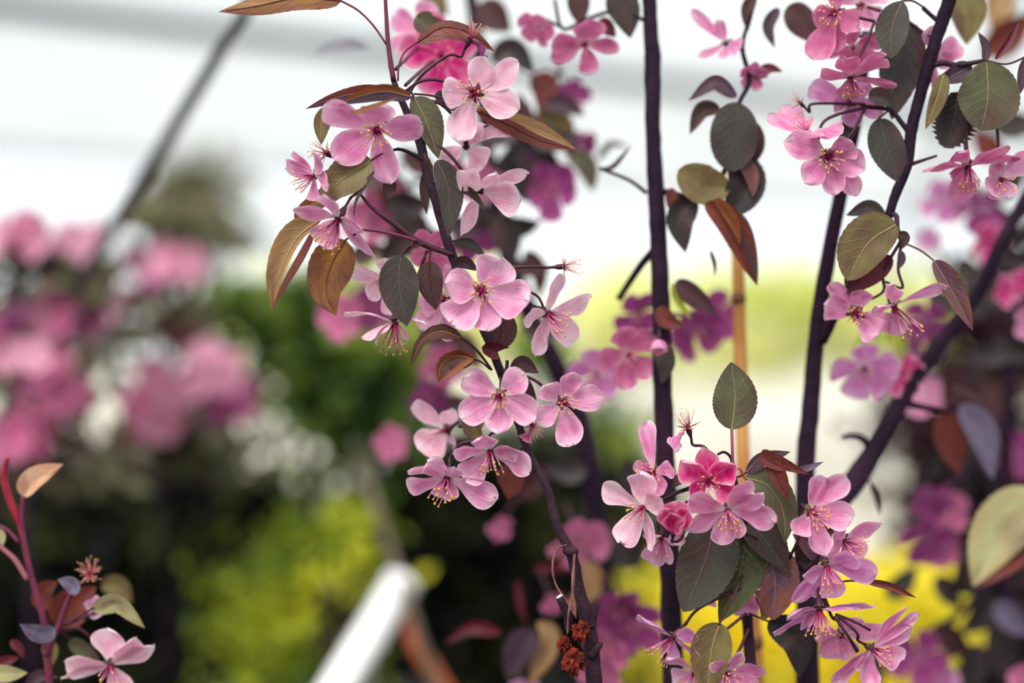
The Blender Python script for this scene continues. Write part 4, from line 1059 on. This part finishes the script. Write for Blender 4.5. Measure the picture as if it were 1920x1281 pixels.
# ------------------------------------------------------------------ slanting blurred sapling behind the middle branch
OFF = 60.0
T = sapling('blurred dark crabapple stem slanting behind the middle blossoms', 1130, 1281, 150)
tube('trunk', [(880, -30, 150, 12), (900, 120, 150, 13), (915, 300, 150, 15), (945, 450, 150, 18), (985, 570, 150, 19), (1045, 690, 150, 20), (1090, 800, 150, 21), (1112, 920, 150, 22), (1128, 1100, 150, 23), (1135, 1270, 150, 24)] + to_ground(1135, 1270, 150, 24), M_BARK, T, sides=12, jit=.1)
tube('twig', [(920, 330, 150, 8), (980, 250, 140, 7), (1030, 200, 130, 6), (1050, 120, 125, 4)], M_BARK, T)
tube('twig', [(905, 250, 150, 7), (830, 320, 160, 6), (740, 360, 165, 5)], M_BARK, T)
for (x, y, d, pts) in ((950, 120, 90, None), ):
    lf(T, [(925, 118), (960, 96), (1002, 140)], (26, 26), 'dark', d=100, rib=False)
    lf(T, [(1002, 138), (1020, 170), (1010, 210)], (30, 26), 'rust', d=110, rib=False)
    lf(T, [(1020, 195), (1060, 195), (1096, 218)], (16, 20), 'purple', d=100, rib=False)
    lf(T, [(1010, 200), (1050, 240), (1070, 290)], (30, 34), 'olive', d=120, rib=False)
    lf(T, [(960, 250), (1000, 290), (1060, 330)], (36, 36), 'dark', d=120, rib=False)
    lf(T, [(940, 290), (970, 330), (985, 380)], (36, 30), 'dark', d=125, rib=False)
    lf(T, [(930, 400), (950, 440), (960, 500)], (30, 30), 'dark', d=120, rib=False)
    lf(T, [(1070, 290), (1100, 310), (1112, 360)], (20, 22), 'green', d=110, rib=False)
    lf(T, [(1120, 300), (1145, 270), (1180, 276)], (6, 8), 'dark', d=110, rib=False)
    lf(T, [(985, 470), (1010, 510), (1010, 560)], (18, 16), 'brown', d=110, rib=False)
    lf(T, [(710, 330), (740, 370), (760, 420)], (34, 30), 'brown', d=150, rib=False)
    lf(T, [(740, 400), (770, 440), (720, 490)], (40, 30), 'dark', d=140, rib=False)
    lf(T, [(900, 5), (925, 30), (958, 60)], (30, 34), 'brown', d=110, rib=False)
    lf(T, [(795, -10), (820, 10), (840, 30)], (24, 24), 'olive', d=110, rib=False)
    lf(T, [(940, 1185), (885, 1176), (836, 1206)], (16, 12), 'red', d=90, rib=False)
    lf(T, [(1000, 1180), (975, 1220), (950, 1275)], (30, 34), 'purple', d=80, rib=False)
    lf(T, [(1010, 1165), (1030, 1200), (990, 1290)], (22, 20), 'tan', d=84, rib=False)
    lf(T, [(970, 1090), (975, 1130), (985, 1170)], (9, 9), 'red', d=100, rib=False)
    lf(T, [(1100, 1050), (1110, 1100), (1060, 1140)], (22, 26), 'tan', d=110, rib=False)
    lf(T, [(1000, 1068), (1040, 1064), (1080, 1072)], (9, 9), 'red', d=120, rib=False)
    for (x, y, w, c, dd) in ((700, 330, 40, 'brown', 130), (770, 380, 44, 'dark', 120), (800, 440, 40, 'dark', 120), (740, 460, 44, 'dark', 110), (690, 470, 36, 'brown', 130), (860, 420, 40, 'purple', 120), (930, 250, 40, 'dark', 110), (980, 210, 36, 'brown', 110), (1040, 260, 44, 'dark', 110), (980, 420, 36, 'dark', 120), (1000, 500, 34, 'brown', 110),
                             (880, 660, 40, 'brown', 140), (830, 620, 44, 'dark', 140), (1010, 620, 36, 'dark', 120), (780, 300, 36, 'brown', 130), (900, 400, 36, 'dark', 130), (1060, 880, 40, 'dark', 140), (1180, 900, 44, 'dark', 150), (1170, 1020, 50, 'dark', 150), (850, 760, 50, 'dark', 160), (880, 830, 40, 'dark', 170), (1000, 900, 40, 'brown', 150), (950, 560, 40, 'dark', 140)):
        a = rnd.uniform(0, 6.28)
        lf(T, [(x - math.cos(a) * w, y - math.sin(a) * w), (x, y + 5), (x + math.cos(a) * w, y + math.sin(a) * w)], w * .6, c, d=dd, rib=False, roll=rnd.uniform(-20, 20), rows=14)
    lf(T, [(690, 80), (650, 78), (590, 110)], (10, 10), 'mist', d=220, rib=False)
for (x, y, d, r, t) in ((1040, 355, 110, 62, 'dusk'), (1000, 330, 125, 50, 'dusk'), (1085, 270, 130, 40, 'dusk'), (1072, 180, 120, 36, 'dusk'), (890, 330, 110, 60, 'rose'), (720, 350, 150, 56, 'rose'), (745, 400, 160, 62, 'dusk'), (690, 410, 160, 56, 'rose'),
                        (880, 440, 150, 60, 'dusk'), (650, 590, 200, 56, 'rose'), (700, 570, 200, 56, 'dusk'), (740, 830, 210, 40, 'rose'), (800, 740, 150, 50, 'dusk'), (830, 680, 170, 50, 'rose'), (1085, 1005, 110, 66, 'rose'), 
                        (1150, 1140, 90, 60, 'dusk'), (1190, 1170, 95, 66, 'dusk'), (1140, 1210, 90, 50, 'rose'), (1130, 1260, 84, 50, 'rose'), (935, 990, 140, 28, 'rose'), (1036, 1128, 120, 26, 'rose'), (980, 1290, 110, 40, 'mauve')):
    auto(T, (x, y, d), r, (rnd.uniform(-.5, .5), rnd.uniform(.1, .7), .8), rnd.uniform(0, 6), t, [(x + (40 if x < 950 else -25), y - 60, d + 20)], num=6)

OFF = 0.0
# ------------------------------------------------------------------ blurred blossoming sapling at the right edge
T = sapling('blurred dark-leaved crabapple crowding the right edge', 1900, 1281, 260)
tube('trunk', [(1960, 100, 260, 9), (1920, 500, 260, 11), (1890, 760, 260, 13), (1880, 1000, 260, 14), (1890, 1270, 260, 15)] + to_ground(1890, 1270, 260, 16), M_BARK, T, sides=10, jit=.1)
tube('branch', [(1890, 800, 260, 8), (1800, 900, 240, 7), (1740, 960, 220, 5)], M_BARK, T)
tube('branch', [(1890, 1050, 260, 8), (1800, 1150, 240, 7), (1720, 1200, 220, 5)], M_BARK, T)
tube('branch', [(1915, 560, 260, 7), (1830, 600, 240, 6), (1720, 640, 220, 5)], M_BARK, T)
for (x, y, d, r, t) in ((1845, 450, 200, 46, 'hot'), (1830, 390, 230, 56, 'dusk'), (1885, 545, 180, 36, 'hot'), (1925, 525, 160, 40, 'hot'), (1925, 600, 160, 40, 'deep'), (1770, 370, 220, 50, 'mauve'),
                        (1735, 600, 200, 48, 'dusk'), (1700, 640, 230, 40, 'dusk'), (1730, 740, 230, 50, 'deep'), (1900, 850, 260, 50, 'dusk'), (1745, 930, 210, 50, 'dusk'), (1770, 960, 230, 50, 'rose'),
                        (1735, 1010, 200, 58, 'dusk'), (1765, 1030, 220, 40, 'rose'), (1720, 1230, 220, 60, 'dusk'), (1750, 1270, 230, 50, 'mauve'), (1930, 1270, 180, 40, 'rose'), (1740, 450, 240, 26, 'mauve')):
    auto(T, (x, y, d), r, (rnd.uniform(-.5, .5), rnd.uniform(-.1, .6), .8), rnd.uniform(0, 6), t, [(x + 30, y + 30, d + 20)], num=0)
for (x, y, d, w, c) in ((1860, 510, 220, 34, 'purple'), (1820, 500, 240, 30, 'dark'), (1770, 560, 220, 34, 'dark'), (1760, 640, 200, 40, 'purple'), (1850, 660, 260, 46, 'dark'), (1900, 650, 230, 40, 'dark'), (1830, 560, 240, 40, 'dark'), (1900, 480, 250, 40, 'dark'), (1895, 340, 160, 40, 'dark'),
                        (1900, 720, 300, 50, 'brown'), (1830, 720, 300, 46, 'dark'), (1860, 880, 300, 50, 'dark'), (1800, 920, 280, 46, 'dark'), (1900, 930, 280, 50, 'purple'), (1900, 1080, 300, 50, 'dark'), (1840, 1150, 260, 56, 'dark'), (1790, 1200, 260, 50, 'brown'), (1880, 1220, 240, 60, 'dark'),
                        (1900, 1160, 220, 46, 'mist'), (1820, 1260, 240, 56, 'dark'), (1780, 1110, 260, 40, 'dark'), (1780, 1290, 260, 46, 'dark'), (1690, 1090, 240, 40, 'dgreen'), (1640, 1250, 260, 40, 'dgreen')):
    a = rnd.uniform(0, 6.28)
    lf(T, [(x - math.cos(a) * w, y - math.sin(a) * w), (x, y + 6), (x + math.cos(a) * w, y + math.sin(a) * w)], w * .55, c, d=d, rib=False, roll=rnd.uniform(-20, 20), rows=14)
for (x, y, w, c) in ((1890, 60, 60, 'rust'), (1860, 200, 50, 'brown'), (1905, 230, 50, 'dark'), (1870, 20, 50, 'tan'), (1850, 270, 40, 'rust'), (1880, 420, 50, 'dark'), (1800, 860, 60, 'dark'), (1740, 880, 40, 'dark'), (1870, 960, 70, 'dark'), (1820, 1060, 60, 'dark'), (1890, 560, 50, 'dark'), (1840, 780, 60, 'brown')):
    a = rnd.uniform(0, 6.28)
    lf(T, [(x - math.cos(a) * w, y - math.sin(a) * w), (x, y + 6), (x + math.cos(a) * w, y + math.sin(a) * w)], w * .6, c, d=260, rib=False, roll=rnd.uniform(-20, 20), rows=14)
lf(T, [(1648, 632), (1625, 636), (1602, 660)], (16, 14), 'lime', d=180, rib=False)
lf(T, [(1650, 632), (1680, 636), (1696, 668)], (16, 14), 'lime', d=180, rib=False)

# ------------------------------------------------------------------ little red-stemmed sapling at the lower left
T = sapling('red-stemmed young crabapple shoot at the bottom left corner', 95, 1281, 40)
D0 = 42
tube('shoot', [(44, 930, D0, 4), (40, 975, D0, 5), (46, 1022, D0, 5.5), (60, 1085, D0, 5.5), (76, 1140, D0, 6), (84, 1178, D0, 6), (92, 1270, D0, 7)] + to_ground(92, 1270, D0, 7.5), M_TWIG, T, sides=8)
tube('shoot', [(14, 858, D0, 4), (7, 890, D0, 7), (14, 925, D0, 7), (26, 955, D0, 7), (36, 985, D0, 4), (42, 1010, D0, 4)], plain('red_tip', S(150, 24, 48), .5, .3, nscale=90, col2=S(110, 14, 40)), T)
tube('shoot', [(-20, 982, D0, 3.4), (10, 992, D0, 3.6), (36, 1018, D0, 4)], M_TWIG, T)
tube('shoot', [(-8, 1014, D0, 4), (6, 1030, D0, 4.4), (28, 1050, D0, 5), (52, 1088, D0, 5.6)], M_PETI, T)
tube('twig', [(88, 1230, D0, 8), (98, 1195, D0, 7), (110, 1176, D0, 6), (122, 1140, D0, 4.6), (136, 1108, D0, 3.6), (152, 1092, D0, 3)], M_TWIG, T)
lf(T, [(43, 932), (66, 900), (118, 870)], (26, 16), 'peach', d=D0, rib=False, roll=10, label='peach-tan leaf held up at the left edge')
lf(T, [(-10, 990), (2, 1006), (0, 1030)], (10, 8), 'pale', d=D0, rib=False)
lf(T, [(130, 1114), (136, 1098), (108, 1086)], (14, 16), 'mist', d=D0 - 6, rib=False)
lf(T, [(80, 1145), (84, 1110), (108, 1090)], (22, 20), 'rust', d=D0 + 12, rib=False, pet=[(90, 1170, D0)])
lf(T, [(108, 1176), (134, 1140), (180, 1100)], (38, 36), 'rust', d=D0 + 24, rib=False)
lf(T, [(190, 1100), (222, 1098), (248, 1130)], (20, 20), 'olive', d=D0 + 60, rib=False)
lf(T, [(172, 1142), (222, 1128), (272, 1178)], (18, 24), 'pale', d=D0 - 10, rib=False, pet=[(112, 1176, D0), (140, 1162, D0)], roll=20)
lf(T, [(104, 1178), (76, 1186), (36, 1170)], (22, 20), 'mist', d=D0 - 10, rib=False, roll=-20)
lf(T, [(130, 1200), (160, 1220), (190, 1250)], (16, 18), 'green', d=D0 + 10, rib=False, pet=[(110, 1180, D0)])
lf(T, [(84, 1230), (96, 1215), (88, 1260)], (16, 14), 'olive', d=D0 + 16, rib=False)
lf(T, [(-20, 1260), (16, 1262), (52, 1262)], (16, 18), 'pale', d=D0 - 4, rib=False)
lf(T, [(20, 1200), (36, 1215), (45, 1235)], (10, 10), 'red', d=D0, rib=False)
lf(T, [(50, 1290), (75, 1268), (110, 1270)], (14, 12), 'purple', d=D0, rib=False)
lf(T, [(-15, 1250), (10, 1240), (36, 1232)], (12, 12), 'red', d=D0 + 6, rib=False)
spent(T, (168, 1076, D0), (.15, -.45, .85), 40, [(112, 1172, D0), (138, 1106, D0), (154, 1092, D0)], num=26, length=.8, spread=1.5)
bl(T, (208, 1248, D0 - 6), (.12, .62, .75), [(206, 1176, 66, 6), (262, 1192, 56, 16), (290, 1214, 48, 0), (124, 1240, 58, 10), (114, 1268, 40, 0), (230, 1304, 54, -10)], 'pale', [(114, 1178, D0), (150, 1180, D0), (184, 1210, D0 + 8)], num=8, pcup=.25, R=92, label='pale pink blossom in the bottom left corner')
bl(T, (206, 1140, D0 + 2), (-.5, .2, .8), [(150, 1142, 40), (172, 1124, 30)], 'mid', [(120, 1172, D0)], num=0, sep=False, R=56)

# ------------------------------------------------------------------ bamboo cane
W, R = path([(1372, 300, 100, 11), (1384, 500, 100, 11.5), (1394, 900, 100, 13), (1412, 1170, 100, 14), (1420, 1281, 100, 14)])
g = W[-1] + (W[-1] - W[-2]).normalized() * ((W[-1].z) / abs((W[-1] - W[-2]).normalized().z))
cn = thing('bamboo_cane', (g.x, g.y, 0), 'upright tan bamboo cane behind the upright leaf', 'cane')
V, F = tube_geo(W + [g], R + [R[-1]], 12)
mk('cane', V, F, M_CANE, cn, g)
for (x, y, r) in ((1385, 560, 14), (1390, 770, 15), (1415, 1205, 17)):
    p = P(x, y, 100); s = sc_at(100)
    V, F = tube_geo([p + Vector((0, 0, .004)), p, p - Vector((0, 0, .004))], [r * s * .8, r * s, r * s * .8], 12)
    mk('cane_node', V, F, M_NODE, cn, p)
